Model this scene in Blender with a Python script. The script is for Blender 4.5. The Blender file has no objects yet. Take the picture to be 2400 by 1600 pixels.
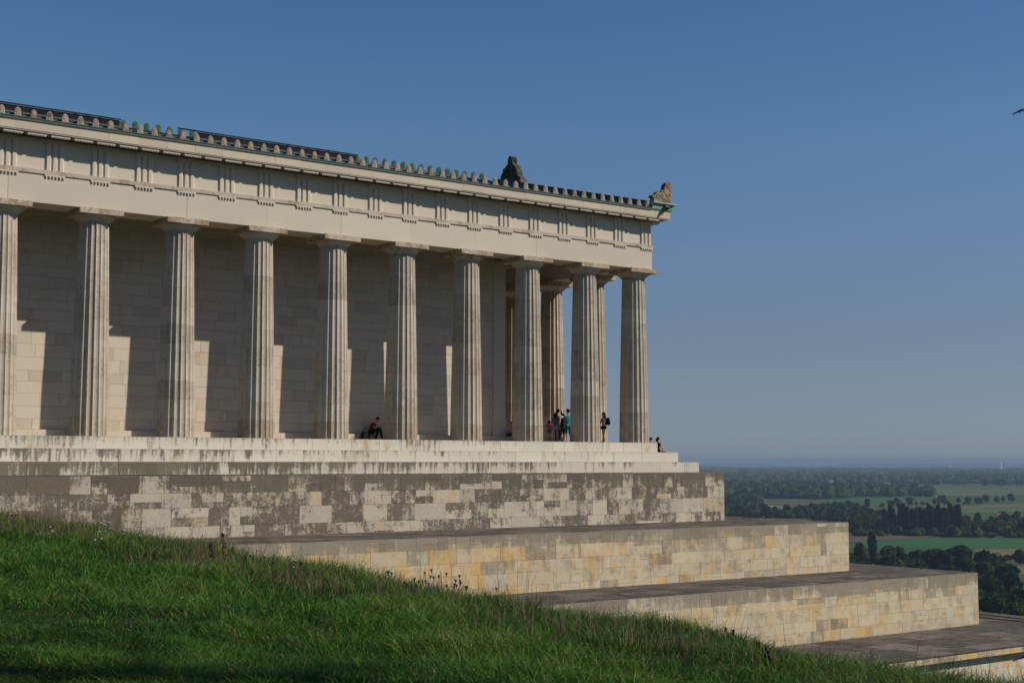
import bpy, math, random
import numpy as np
from mathutils import Vector, Matrix
R = math.radians
rnd = random.Random(7)
npr = np.random.default_rng(7)
scene = bpy.context.scene
col = scene.collection

# ------------------------------------------------------------------ camera
EYE = np.array([0.0, -58.6586, -0.986])
CR = np.array([.80473, -.59363, .00155]); CU = np.array([-.05155, -.06728, .9964]); CF = np.array([.59139, .80192, .08474])
cam = bpy.data.cameras.new('camera'); camo = bpy.data.objects.new('camera', cam); col.objects.link(camo)
cam.sensor_width = 36; cam.lens = 49.167; cam.clip_start = .2; cam.clip_end = 120000
m = Matrix.Identity(4)
for i in range(3):
    m[i][0] = CR[i]; m[i][1] = CU[i]; m[i][2] = -CF[i]; m[i][3] = EYE[i]
camo.matrix_world = m
scene.camera = camo
PLAIN = -96.0
def ground_at(a, b):
    """where the line of sight in the right-hand detail survey meets the valley floor"""
    u = 1500 + a / 2.6133; v = 1040 + b / 2.6133
    d = CF * 3277.8 + (u - 1200) * CR - (v - 800) * CU
    t = (PLAIN - EYE[2]) / d[2]
    return EYE + d * t

# ------------------------------------------------------------------ helpers
def tag(o, label=None, cat=None, group=None, kind=None):
    if label: o['label'] = label
    if cat: o['category'] = cat
    if group: o['group'] = group
    if kind: o['kind'] = kind
    return o
def empty(name, loc=(0, 0, 0), parent=None, rz=0):
    o = bpy.data.objects.new(name, None); col.objects.link(o); o.location = loc; o.rotation_euler[2] = rz
    o.empty_display_size = .2
    if parent: o.parent = parent
    return o
class MB:
    def __init__(s): s.v = []; s.f = []; s.c = []; s.m = []; s.sm = []
    def add(s, vs, fs, c=(.5, .3, 0, 0), mi=0, smooth=False):
        n = len(s.v); s.v += [tuple(p) for p in vs]
        for f in fs:
            s.f.append(tuple(i + n for i in f)); s.c.append(c); s.m.append(mi); s.sm.append(smooth)
    def box(s, x0, x1, y0, y1, z0, z1, c=(.5, .3, 0, 0), mi=0, skip=''):
        vs = [(x0,y0,z0),(x1,y0,z0),(x1,y1,z0),(x0,y1,z0),(x0,y0,z1),(x1,y0,z1),(x1,y1,z1),(x0,y1,z1)]
        F = {'b':(3,2,1,0),'t':(4,5,6,7),'f':(0,1,5,4),'r':(1,2,6,5),'k':(2,3,7,6),'l':(3,0,4,7)}
        s.add(vs, [F[k] for k in F if k not in skip], c, mi)
    def prism(s, poly, o, u, v, w, c=(.5,.3,0,0), mi=0, caps=True):
        """closed polygon poly (a,b) in the plane o+a*u+b*v, swept by the vector w"""
        o = np.array(o, float); u = np.array(u, float); v = np.array(v, float); w = np.array(w, float)
        n = len(poly); vs = [o + a*u + b*v for a, b in poly] + [o + a*u + b*v + w for a, b in poly]
        fs = [(i, (i+1) % n, n+(i+1) % n, n+i) for i in range(n)]
        if caps: fs += [tuple(range(n-1, -1, -1)), tuple(range(n, 2*n))]
        s.add(vs, fs, c, mi)
    def cyl(s, p, q, r0, r1, n=8, c=(.5,.3,0,0), mi=0, smooth=True, cap=True):
        p = Vector(p); q = Vector(q); d = (q-p).normalized()
        a = d.orthogonal().normalized(); b = d.cross(a)
        vs = [p + (a*math.cos(t)+b*math.sin(t))*r0 for t in [2*math.pi*i/n for i in range(n)]]
        vs += [q + (a*math.cos(t)+b*math.sin(t))*r1 for t in [2*math.pi*i/n for i in range(n)]]
        s.add(vs, [(i, (i+1) % n, n+(i+1) % n, n+i) for i in range(n)], c, mi, smooth)
        if cap: s.add(vs, [tuple(range(n-1,-1,-1)), tuple(range(n,2*n))], c, mi)
    def tube(s, pts, rs, n=6, c=(.5,.3,0,0), mi=0):
        for i in range(len(pts)-1): s.cyl(pts[i], pts[i+1], rs[i], rs[i+1], n, c, mi, True, True)
    def ball(s, c0, r, n=8, k=6, c=(.5,.3,0,0), mi=0, jit=0, rng=None):
        rx, ry, rz = (r, r, r) if not hasattr(r, '__len__') else r
        vs = []
        for j in range(k+1):
            ph = math.pi*j/k
            for i in range(n):
                t = 2*math.pi*i/n; q = 1 + (rng.uniform(-jit, jit) if rng else 0)
                vs.append((c0[0]+rx*q*math.sin(ph)*math.cos(t), c0[1]+ry*q*math.sin(ph)*math.sin(t), c0[2]-rz*q*math.cos(ph)))
        fs = [(j*n+i, j*n+(i+1) % n, (j+1)*n+(i+1) % n, (j+1)*n+i) for j in range(k) for i in range(n)]
        s.add(vs, fs, c, mi, True)
    def build(s, name, mats, parent=None):
        me = bpy.data.meshes.new(name); me.from_pydata(s.v, [], s.f)
        if not isinstance(mats, (list, tuple)): mats = [mats]
        for k in mats: me.materials.append(k)
        a = me.attributes.new('blk', 'FLOAT_COLOR', 'FACE')
        a.data.foreach_set('color', np.array(s.c, np.float32).ravel())
        me.polygons.foreach_set('material_index', np.array(s.m, np.int32))
        me.polygons.foreach_set('use_smooth', np.array(s.sm, bool))
        me.update()
        o = bpy.data.objects.new(name, me); col.objects.link(o)
        if parent: o.parent = parent
        return o

# ------------------------------------------------------------------ materials
class NT:
    def __init__(s, name):
        s.mat = bpy.data.materials.new(name); s.mat.use_nodes = True; s.t = s.mat.node_tree; s.t.nodes.clear()
        s.out = s.t.nodes.new('ShaderNodeOutputMaterial')
    def n(s, typ, ins=None, **kw):
        x = s.t.nodes.new(typ)
        for k, v in kw.items(): setattr(x, k, v)
        for k, v in (ins or {}).items():
            if isinstance(v, bpy.types.NodeSocket): s.t.links.new(v, x.inputs[k])
            else: x.inputs[k].default_value = v
        return x
    def math(s, op, a, b=0, c=0, clamp=False):
        return s.n('ShaderNodeMath', {0: a, 1: b, 2: c}, operation=op, use_clamp=clamp).outputs[0]
    def mix(s, f, a, b, bl='MIX'):
        x = s.n('ShaderNodeMix', data_type='RGBA', blend_type=bl)
        for k, v in ((0, f), (6, a), (7, b)):
            if isinstance(v, bpy.types.NodeSocket): s.t.links.new(v, x.inputs[k])
            elif k: x.inputs[k].default_value = (*v[:3], 1)
            else: x.inputs[k].default_value = v
        return x.outputs[2]
    def step(s, x, lo, hi):
        return s.n('ShaderNodeMapRange', {0: x, 1: lo, 2: hi, 3: 0, 4: 1}, interpolation_type='SMOOTHSTEP').outputs[0]
    def noise(s, vec, scale, detail=4, rough=.55):
        return s.n('ShaderNodeTexNoise', {'Vector': vec, 'Scale': scale, 'Detail': detail, 'Roughness': rough}).outputs[0]
    def pos(s, sc=(1, 1, 1)):
        g = s.n('ShaderNodeNewGeometry')
        if sc == (1, 1, 1): return g.outputs['Position']
        return s.n('ShaderNodeMapping', {'Vector': g.outputs['Position'], 'Scale': sc}).outputs[0]
    def attr(s):
        a = s.n('ShaderNodeAttribute', attribute_name='blk')
        c = s.n('ShaderNodeSeparateColor', {0: a.outputs['Color']})
        return c.outputs[0], c.outputs[1], c.outputs[2], a.outputs['Alpha']
    def bsdf(s, colr, rough=.85, spec=.25, bump=None, dist=.01, metal=0, strength=1):
        p = s.n('ShaderNodeBsdfPrincipled', {'Roughness': rough, 'Specular IOR Level': spec, 'Metallic': metal})
        if isinstance(colr, bpy.types.NodeSocket): s.t.links.new(colr, p.inputs['Base Color'])
        else: p.inputs['Base Color'].default_value = (*colr[:3], 1)
        if bump is not None:
            b = s.n('ShaderNodeBump', {'Height': bump, 'Distance': dist, 'Strength': strength}); s.t.links.new(b.outputs[0], p.inputs['Normal'])
        s.t.links.new(p.outputs[0], s.out.inputs[0]); return s.mat

def stone(name, light, light2, dark, yellow=(.42, .25, .07), k_blotch=1.2, k_streak=.8, k_speck=.5, speck=.3, joint=.45, objrand=0, edge=.14, streak_z=.12, patina=.92, top=None, period=None, bump=.01, mid=None):
    """weathered limestone; every block carries its own tone, grime and ochre in its face attribute"""
    t = NT(name); p = t.pos()
    tone, stain, yel, jt = t.attr()
    sh = t.n('ShaderNodeVectorMath', {0: p, 1: t.n('ShaderNodeCombineXYZ', {0: t.math('MULTIPLY', tone, 37.0), 1: t.math('MULTIPLY', tone, 53.0), 2: t.math('MULTIPLY', tone, 19.0)}).outputs[0]}, operation='ADD').outputs[0]
    if objrand:
        oi = t.n('ShaderNodeObjectInfo').outputs['Random']
        w = t.n('ShaderNodeTexWhiteNoise', {'W': t.math('ADD', t.math('MULTIPLY', tone, 7.31), t.math('MULTIPLY', oi, 31.7))}, noise_dimensions='1D').outputs[0]
        tone = w
        stain = t.math('ADD', stain, t.math('MULTIPLY', t.math('SUBTRACT', t.n('ShaderNodeTexWhiteNoise', {'W': t.math('ADD', t.math('MULTIPLY', w, 5.1), 3.3)}, noise_dimensions='1D').outputs[0], .5), objrand))
    n1 = t.noise(sh, 1.3, 6, .62); nm = t.noise(p, 1.7, 6, .66); n2 = t.noise(p, 11, 5, .68); n3 = t.noise(p, 42, 3, .7)
    ns = t.noise(t.pos((5.5, 5.5, streak_z*5.5)), 1.0, 5, .68)
    base = t.mix(tone, light, light2)
    if mid: base = t.mix(t.step(nm, .42, .66), base, mid)
    # ochre runs: soft, taller than wide, spreading over several blocks
    ny = t.noise(t.pos((2.4, 2.4, .75)), 1.0, 5, .62); nz = t.noise(sh, 3.0, 5, .7)
    base = t.mix(t.math('MULTIPLY', t.step(t.math('ADD', t.math('ADD', t.math('MULTIPLY', ny, .65), t.math('MULTIPLY', nz, .35)), t.math('MULTIPLY', yel, .42)), .58, .9), .85), base, yellow)
    g = lambda x, k: t.math('MULTIPLY', t.math('SUBTRACT', x, .5), k)
    s = t.math('ADD', t.math('ADD', stain, g(n1, k_blotch)), t.math('ADD', g(nm, k_blotch*1.0), t.math('ADD', g(ns, k_streak), t.math('ADD', g(n2, k_speck), g(n3, k_speck*.55)))))
    z = t.n('ShaderNodeSeparateXYZ', {0: p}).outputs[2]
    if top is not None:   # grime collects under the coping and runs down from it
        s = t.math('ADD', s, t.math('MULTIPLY', t.step(t.math('ADD', z, g(ns, 1.1)), top-.85, top-.05), .34))
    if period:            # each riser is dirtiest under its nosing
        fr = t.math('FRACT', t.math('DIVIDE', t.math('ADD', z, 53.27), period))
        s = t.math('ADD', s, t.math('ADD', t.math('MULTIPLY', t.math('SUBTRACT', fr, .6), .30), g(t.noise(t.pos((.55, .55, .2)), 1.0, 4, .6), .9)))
    mk = t.math('MULTIPLY', t.step(s, .5-edge, .5+edge), patina)
    dk = t.mix(t.math('ADD', t.math('MULTIPLY', n2, .6), t.math('MULTIPLY', tone, .45)), tuple(x*.68 for x in dark), tuple(x*1.6 for x in dark))
    base = t.mix(mk, base, dk)
    v = t.math('ADD', t.math('MULTIPLY', t.math('ADD', n2, n3), speck), 1-speck)
    base = t.mix(1.0, base, t.n('ShaderNodeCombineColor', {0: v, 1: v, 2: v}).outputs[0], 'MULTIPLY')
    base = t.mix(t.math('MULTIPLY', t.step(n3, .63, .74), .45), base, tuple(x*.8 for x in dark))
    base = t.mix(t.math('MULTIPLY', jt, joint), base, tuple(x*.45 for x in dark))
    return t.bsdf(base, .9, .15, t.math('ADD', n2, t.math('MULTIPLY', n3, .5)), bump)

DK = (.085, .072, .055)
M_ent = stone('limestone_entablature', (.555, .48, .385), (.505, .44, .355), (.26, .19, .13), k_blotch=.35, k_streak=.45, k_speck=.9, speck=.14, joint=.3, edge=.2, patina=.7, bump=.005)
M_geison = stone('limestone_cornice', (.53, .445, .34), (.465, .39, .31), (.24, .17, .11), k_blotch=.5, k_streak=.7, k_speck=.5, speck=.14, joint=.3, edge=.2, patina=.7, bump=.005)
M_abacus = stone('limestone_abacus', (.50, .43, .345), (.42, .36, .29), (.21, .14, .07), k_blotch=1.0, k_streak=.4, k_speck=1.2, speck=.2, joint=.4, edge=.2)
M_col = stone('limestone_column', (.475, .41, .33), (.395, .338, .265), (.135, .102, .068), (.24, .155, .06), k_blotch=.4, k_streak=.7, k_speck=1.2, speck=.26, joint=.35, objrand=.22, patina=.75, edge=.26)
M_cella = stone('limestone_cella', (.565, .49, .395), (.475, .41, .33), (.26, .205, .155), k_blotch=.4, k_streak=.3, k_speck=.3, speck=.1, joint=.5, edge=.22, patina=.7, bump=.004)
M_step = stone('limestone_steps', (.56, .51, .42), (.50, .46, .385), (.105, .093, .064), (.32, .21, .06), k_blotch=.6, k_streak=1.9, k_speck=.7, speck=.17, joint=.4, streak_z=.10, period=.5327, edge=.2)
M_plinth = stone('limestone_plinth', (.50, .43, .325), (.40, .35, .285), (.088, .074, .056), (.46, .34, .18), k_blotch=1.35, k_streak=.9, k_speck=1.6, speck=.36, joint=.4, edge=.23, top=-1.645, mid=(.45, .395, .32), bump=.014)
TERR = lambda n, tp: stone(n, (.555, .465, .315), (.47, .41, .305), (.175, .152, .118), (.56, .335, .09), k_blotch=1.0, k_streak=.75, k_speck=1.1, speck=.32, joint=.32, edge=.3, mid=(.48, .385, .25), patina=.85, bump=.014, top=tp)
M_TERR = [TERR('limestone_upper_terrace', -4.234), TERR('limestone_middle_terrace', -6.767)]; M_terr = TERR('limestone_lowest_terrace', None)
M_white = stone('limestone_white', (.60, .54, .44), (.54, .48, .40), (.2, .165, .12), (.52, .33, .12), k_blotch=.9, k_streak=.9, k_speck=.7, speck=.22, joint=.3, edge=.25)
M_tread = stone('limestone_tread', (.175, .148, .118), (.105, .088, .070), (.052, .044, .035), k_blotch=1.2, k_streak=.3, k_speck=1.2, speck=.42, joint=.6, edge=.25)
M_apex = stone('ornament_patina_shade', (.15, .125, .09), (.10, .085, .065), (.03, .027, .022), (.2, .13, .05), k_blotch=1.0, k_streak=.4, k_speck=1.2, speck=.3)  # black-green patina, with the shade of the unlit back put into the colour
M_acro = stone('limestone_ornament', (.34, .28, .205), (.28, .23, .165), (.07, .055, .04), (.30, .18, .06), k_blotch=1.2, k_streak=.4, k_speck=1.2, speck=.3)
M_ante = stone('limestone_antefix', (.48, .385, .31), (.37, .30, .245), (.12, .085, .06), k_blotch=.8, k_streak=.2, k_speck=1.1, speck=.3, objrand=.5)
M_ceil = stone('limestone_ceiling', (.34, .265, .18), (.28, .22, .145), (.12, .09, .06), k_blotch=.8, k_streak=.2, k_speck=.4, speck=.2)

def plainmat(name, a, b=None, rough=.8, scale=6, spec=.25, metal=0, bump=0):
    t = NT(name); n = t.noise(t.pos(), scale, 5)
    c = t.mix(t.step(n, .35, .65), a, b or tuple(x*.75 for x in a))
    return t.bsdf(c, rough, spec, n if bump else None, bump or .01, metal)
M_copper = plainmat('copper_dark', (.022, .05, .052), (.035, .07, .066), .5, 3, .4)
M_gutter = plainmat('copper_gutter', (.06, .095, .085), (.085, .11, .085), .6, 2, .3)
M_pat = plainmat('copper_patina', (.33, .42, .37), (.2, .32, .28), .7, 4, .25)
M_green = plainmat('copper_green', (.16, .31, .21), (.10, .20, .145), .7, 7, .25)
M_panel = plainmat('roof_sheet_black', (.008, .009, .012), (.014, .015, .018), .7, 3, .1)
M_rail = plainmat('roof_batten', (.13, .115, .105), (.09, .08, .075), .7, 5)

# ------------------------------------------------------------------ masonry
def blocks(mb, o, u, v, L, H, courses, rng, fn, joint=.011, lens=(.8, 1.7), cut=.0, mi=0, relief=.010):
    o = np.array(o, float); u = np.array(u, float); v = np.array(v, float)
    def q(a0, a1, b0, b1, c):
        j = joint
        P = lambda a, b: o + a*u + b*v
        nn = np.cross(u, v)*relief*rng.random()
        vs = [P(a0,b0),P(a1,b0),P(a1,b1),P(a0,b1),P(a0+j,b0+j)+nn,P(a1-j,b0+j)+nn,P(a1-j,b1-j)+nn,P(a0+j,b1-j)+nn]
        mb.add(vs, [(4,5,6,7)], (*c, 0), mi)
        mb.add(vs, [(0,1,5,4),(1,2,6,5),(2,3,7,6),(3,0,4,7)], (*c, 1), mi)
    b = 0
    for ci, h in enumerate(courses):
        a = -rng.uniform(0, lens[0])
        while a < L - 1e-6:
            w = rng.uniform(*lens); a0 = max(a, 0); a1 = min(a+w, L)
            if L - a1 < .3: a1 = L
            a = a1 if a1 == L else a+w
            if a1 - a0 < .06: continue
            def put(x0, x1, y0, y1):
                q(x0, x1, y0, y1, fn((x0+x1)/2, ((y0+y1)/2)/H, rng))
            if rng.random() < cut and a1-a0 > .7:
                k = rng.random(); s = rng.uniform(.3, .7)
                if k < .45: put(a0, a1, b, b+h*s); put(a0, a1, b+h*s, b+h)
                elif k < .8:
                    x = a0+(a1-a0)*s; put(a0, x, b, b+h); y = b+h*rng.uniform(.3, .7); put(x, a1, b, y); put(x, a1, y, b+h)
                else:
                    x = a0+(a1-a0)*s; put(a0, x, b, b+h); put(x, a1, b, b+h)
            else: put(a0, a1, b, b+h)
        b += h
def courses(H, n, rng, j=.15):
    c = [1+rng.uniform(-j, j) for _ in range(n)]; s = sum(c); return [x*H/s for x in c]
def slab(mb, x0, x1, y0, y1, z0, z1, ncourse, rng, fn, lens=(.8, 1.7), cut=0, top=None, topmi=1, tl=(1.2, 2.4), tw=1.3, joint=.011):
    """stone body: coursed front (-Y) and right (+X) faces, paved top, plain back, left and bottom"""
    H = z1-z0
    blocks(mb, (x0, y0, z0), (1,0,0), (0,0,1), x1-x0, H, courses(H, ncourse, rng), rng, fn, joint, lens, cut)
    blocks(mb, (x1, y0, z0), (0,1,0), (0,0,1), y1-y0, H, courses(H, ncourse, rng), rng, fn, joint, lens, cut)
    mb.box(x0, x1, y0, y1, z0, z1, (.5,.3,0,0), 0, 'tfr')
    D = y1-y0; n = max(1, int(D/tw))
    blocks(mb, (x0, y0, z1), (1,0,0), (0,1,0), x1-x0, D, [D/n]*n, rng, top or fn, .022, tl, 0, topmi)
    mb.box(x0, x1, y0+.004, y0+.055, z1+.011, z1+.016, (.5, .22, 0, 0), 2 if topmi else 0)
    mb.box(x1-.055, x1-.004, y0+.056, y1, z1+.011, z1+.016, (.5, .22, 0, 0), 2 if topmi else 0)

# ------------------------------------------------------------------ temple
XK = [20.874 + 3.9*k for k in range(-3, 8)]          # flank columns; last regular one stands at 48.17
X9 = 51.704
E0 = .909
YB = 27.47 + .0                                        # back edge of the stylobate
XW = 4.0                                               # western end of what is modelled
temple = tag(empty('temple', (30, 13, 0)), 'pale Doric limestone temple with long fluted colonnade above the grassy hillside', 'temple')
def P(o):
    o.parent = temple; o.matrix_parent_inverse = Matrix.Translation((-30, -13, 0)); return o

def step_fn(base, slope, top=0.0):
    def fn(a, h, r):
        x = (a + XW - 18) / 34
        return (r.random(), base - slope*x + r.uniform(-.06, .06), r.uniform(0, .35))
    return fn
tread_fn = lambda a, h, r: (r.random(), r.uniform(.25, .7), 0)
rg = random.Random(11)
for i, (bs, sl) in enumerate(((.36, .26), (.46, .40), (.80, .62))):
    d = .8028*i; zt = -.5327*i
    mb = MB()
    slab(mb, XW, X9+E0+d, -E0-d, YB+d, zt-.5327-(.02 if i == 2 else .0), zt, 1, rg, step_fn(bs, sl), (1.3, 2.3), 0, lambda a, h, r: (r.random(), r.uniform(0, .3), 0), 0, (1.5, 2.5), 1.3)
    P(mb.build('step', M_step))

NF, SUB = 20, 7
def shaft_r(z): return .8237 - (.8237-.632) * (max(z, 0)/9.08)**1.22
def make_column():
    mb = MB(); n = NF*SUB
    zs = [0]; r = random.Random(5)
    nd = 11
    dz = [9.08*(i+1)/nd for i in range(nd)]
    def ring(z, flat=0):
        Rz = shaft_r(z); out = []
        for k in range(n):
            tt = (k % SUB)/SUB
            d = .062*Rz/.8237 * (4*tt*(1-tt))**.75 * (1-flat)
            th = -math.pi/2 + R(9) + 2*math.pi*k/n
            rr = Rz - d; out.append((rr*math.cos(th), rr*math.sin(th), z))
        return out
    z0 = 0
    for i, z1 in enumerate(dz):
        for (a, b, jt) in ((z0, z1-.012, 0), (z1-.012, z1, 1)):
            A = ring(a); B = ring(b)
            stain = .36 if i else .39
            mb.add(A+B, [(k, (k+1) % n, n+(k+1) % n, n+k) for k in range(n)], ((i+.5)/nd, stain, .38 if i == 0 else .15, jt))
        z0 = z1
    A = ring(9.08)
    return mb
def lathe(mb, prof, n=48, c=(.5,.3,0,0)):
    vs = []
    for r, z in prof:
        vs += [(r*math.cos(2*math.pi*k/n), r*math.sin(2*math.pi*k/n), z) for k in range(n)]
    fs = [(j*n+k, j*n+(k+1) % n, (j+1)*n+(k+1) % n, (j+1)*n+k) for j in range(len(prof)-1) for k in range(n)]
    mb.add(vs, fs, c, 0, True)
M_ech = stone('limestone_echinus', (.46, .41, .335), (.39, .345, .28), (.16, .125, .09), k_blotch=1.0, k_streak=.5, k_speck=.6, speck=.22, objrand=.3)
mb = make_column(); col0 = P(mb.build('column', M_col)); col0.location = (XK[0], 0, 0)
mb = MB(); lathe(mb, [(.60, 9.07), (.628, 9.075), (.628, 9.10), (.612, 9.105), (.612, 9.118), (.632, 9.122), (.66, 9.15), (.655, 9.156), (.675, 9.165), (.67, 9.171), (.69, 9.18), (.75, 9.235), (.815, 9.295), (.868, 9.345), (.905, 9.385), (.921, 9.405), (.92, 9.415), (.90, 9.419)])
ech0 = mb.build('echinus', M_ech, col0)
mb = MB(); a = .965
mb.box(-a, a, -a, a, 9.419, 9.65, (.5, .52, 0, 0)); aba0 = mb.build('abacus', M_abacus, col0)
def dup_col(x, y):
    c = col0.copy(); col.objects.link(c); c.location = (x, y, 0)
    for h in (ech0, aba0):
        d = h.copy(); col.objects.link(d); d.parent = c
    return c
cols = [col0]
for x in XK[1:]: cols.append(dup_col(x, 0))
FY = [0, 3.53, 7.43, 11.33, 15.23, 19.13, 23.03, 26.56]
for y in FY: cols.append(dup_col(X9, y))
for i, c in enumerate(cols): c.rotation_euler[2] = R(90*(i*3 % 4))

# entablature ---------------------------------------------------------
ZS = 9.65
af = lambda a, h, r: (r.random(), r.uniform(.08, .2), 0)
mb = MB(); r2 = random.Random(3)
f = .75; XE = X9 + f
def ablk(o, u, L, H, z, starts):
    pass
# flank: blocks meet above the column axes
def run(mb, o, u, v, cuts, H, fn, joint=.008):
    r = random.Random(9)
    for a0, a1 in zip(cuts[:-1], cuts[1:]):
        oo = np.array(o, float) + a0*np.array(u, float)
        blocks(mb, oo, u, v, a1-a0, H, [H], r, fn, joint, (99, 99.1))
cutsX = [0] + [x-XW for x in XK if x > XW+1] + [XE-XW]
run(mb, (XW, -f, ZS), (1,0,0), (0,0,1), cutsX, 1.22, af)
run(mb, (XE, -f, ZS), (0,1,0), (0,0,1), [0]+[y+f for y in FY[1:-1]]+[28.06], 1.22, af)
mb.box(XW, XE, -f, f, ZS, ZS+1.22, (.5,.35,0,0), 0, 'fr')
mb.box(XE-2*f, XE, f, 27.31, ZS+.001, ZS+1.219, (.5,.35,0,0), 0, 'rf')
arch = P(mb.build('architrave', M_ent))
mb = MB()
mb.box(XW, XE+.06, -f-.06, f, 10.87, 11.04, (.6,.36,0,0)); mb.box(XE-.5, XE+.06, f, 27.4, 10.871, 11.039, (.6,.36,0,0))
tae = mb.build('taenia', M_abacus, arch)
TRI = []
x = X9 + .74 - .405
TRIX = [x] + [XK[-1]-.04-1.95*k+1.95*1 for k in range(0, 24) if XK[-1]-.04-1.95*k+1.95 < x-1]
TRIX = [t for t in TRIX if t > XW+1]
def regula(xc, yc, ang):
    mb = MB()
    mb.box(-.425, .425, -.06, 0, 10.795, 10.869, (.5,.3,0,0))
    for i in range(6):
        xx = -.36+.144*i; mb.cyl((xx, -.035, 10.72), (xx, -.035, 10.795), .040, .030, 8)
    o = mb.build('regula', M_ent, arch); o.location = (xc, yc, 0); o.rotation_euler[2] = ang; return o
reg0 = None
def place(proto, x, y, ang, parent):
    c = proto.copy(); col.objects.link(c); c.location = (x, y, 0); c.rotation_euler[2] = ang; c.parent = parent; return c
FAC = sorted([FY[0]-.335+.0] + [1.765+1.955*k-.0 for k in range(0, 13)])
FACY = [-.335] + [1.62+1.945*k for k in range(13)] + [26.895]
for i, t in enumerate(TRIX):
    if reg0 is None: reg0 = regula(t, -f, 0)
    else: place(reg0, t, -f, 0, arch)
for y in FACY: place(reg0, XE, y, R(90), arch)
# frieze
mb = MB(); fm = .67
mb.box(XW, X9+fm, -fm, f, 11.04, 12.40, (.5,.16,0,0), 0, 'r'); mb.box(X9-.5, X9+fm, -fm, 27.23, 11.041, 12.399, (.5,.16,0,0), 0, 'f')
fri = P(mb.build('frieze', M_ent))
mb = MB(); mb.box(XW, X9+fm+.03, -fm-.03, -fm+.05, 12.24, 12.36, (.4,.2,0,0)); mb.build('metope_band', M_ent, fri)
def triglyph():
    mb = MB(); h = .405; d = .075; dep = .07
    pr = [(-h, 0), (-h, -.02)]
    pr = [(-h, .03), (-h, -d+dep), (-h+.07, -d), (-.17, -d), (-.135+.0, -d+dep), (-.10, -d), (.10-.0, -d), (.135, -d+dep), (.17, -d), (h-.07, -d), (h, -d+dep), (h, .03)]
    pr = [(-h, .03), (-h, -d+dep), (-h+.065, -d), (-.205, -d), (-.135, -d+dep), (-.07, -d), (.07, -d), (.135, -d+dep), (.205, -d), (h-.065, -d), (h, -d+dep), (h, .03)]
    mb.prism(pr, (0, 0, 11.04), (1,0,0), (0,1,0), (0, 0, 1.13), (.5,.14,0,0))
    mb.box(-h, h, -d-.012, .03, 12.17, 12.38, (.5,.16,0,0))
    return mb
o0 = triglyph().build('triglyph', M_ent, fri); o0.location = (TRIX[0], -fm, 0)
for t in TRIX[1:]: place(o0, t, -fm, 0, fri)
for y in FACY: place(o0, X9+fm, y, R(90), fri)
# cornice
G = 1.475
mb = MB(); gb = 12.49
gfn = lambda a, h, r: (r.random(), r.uniform(.02, .22), 0)
pts = [XW]
while pts[-1] < X9+G-1.6: pts.append(pts[-1]+1.30)
run(mb, (XW, -G, gb), (1,0,0), (0,0,1), [p-XW for p in pts]+[X9+G-XW], .375, gfn, .007)
run(mb, (X9+G, -G, gb), (0,1,0), (0,0,1), [0, 1.9]+[1.9+1.3*k for k in range(1, 21)]+[29.5], .375, gfn, .007)
# sloping soffit, top and a small drip edge
mb.add([(XW,-G,gb),(X9+G,-G,gb),(X9+fm,-fm,gb+.16),(XW,-fm,gb+.16),(X9+G,28.0,gb),(X9+fm,27.2,gb+.16)], [(3,2,1,0),(2,5,4,1)], (.5,.34,0,0))
mb.add([(XW,-G,12.865),(X9+G,-G,12.865),(X9+G,28.0,12.865),(X9-.5,28,12.865),(X9-.5,.5,12.865),(XW,.5,12.865)], [(0,1,4,5),(1,2,3,4)], (.5,.3,0,0))
mb.box(XW, X9+G-.02, -G+.02, -G+.10, gb-.045, gb-.004, (.5,.1,0,0)); mb.box(X9+G-.10, X9+G-.02, -G+.101, 28, gb-.045, gb-.004, (.5,.1,0,0))
cor = P(mb.build('cornice', M_geison))
def mutule():
    mb = MB(); zi, zo = 12.50, 12.345; ya, yb = -.79, -1.405; h = .395
    sl = (zo-zi)/(yb-ya)
    Z = lambda y: zi + (y-ya)*sl
    vs = [(-h,ya,Z(ya)),(h,ya,Z(ya)),(h,yb,Z(yb)),(-h,yb,Z(yb)),(-h,ya,Z(ya)+.075),(h,ya,Z(ya)+.075),(h,yb,Z(yb)+.075),(-h,yb,Z(yb)+.075)]
    mb.add(vs, [(0,1,2,3),(7,6,5,4),(0,4,5,1),(1,5,6,2),(2,6,7,3),(3,7,4,0)], (.4,.1,0,0))
    for yy in (-.90, -1.12, -1.35):
        for i in range(6):
            xx = -.335+.134*i; mb.cyl((xx, yy, Z(yy)-.05), (xx, yy, Z(yy)+.004), .042, .036, 6, (.4,.1,0,0))
    return mb
MUT = []
x = TRIX[0]
m0 = mutule().build('mutule', M_ent, cor); m0.location = (TRIX[1], 0, 0)
ms = sorted(set([round(t, 3) for t in TRIX] + [round(TRIX[i]-(TRIX[i]-TRIX[i+1])/2, 3) for i in range(len(TRIX)-1)]))
for t in ms:
    if abs(t-TRIX[1]) > .01: place(m0, t, 0, 0, cor)
fy = sorted(FACY + [(a+b)/2 for a, b in zip(FACY[:-1], FACY[1:])])
for y in fy: place(m0, X9, y, R(90), cor)

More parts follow.
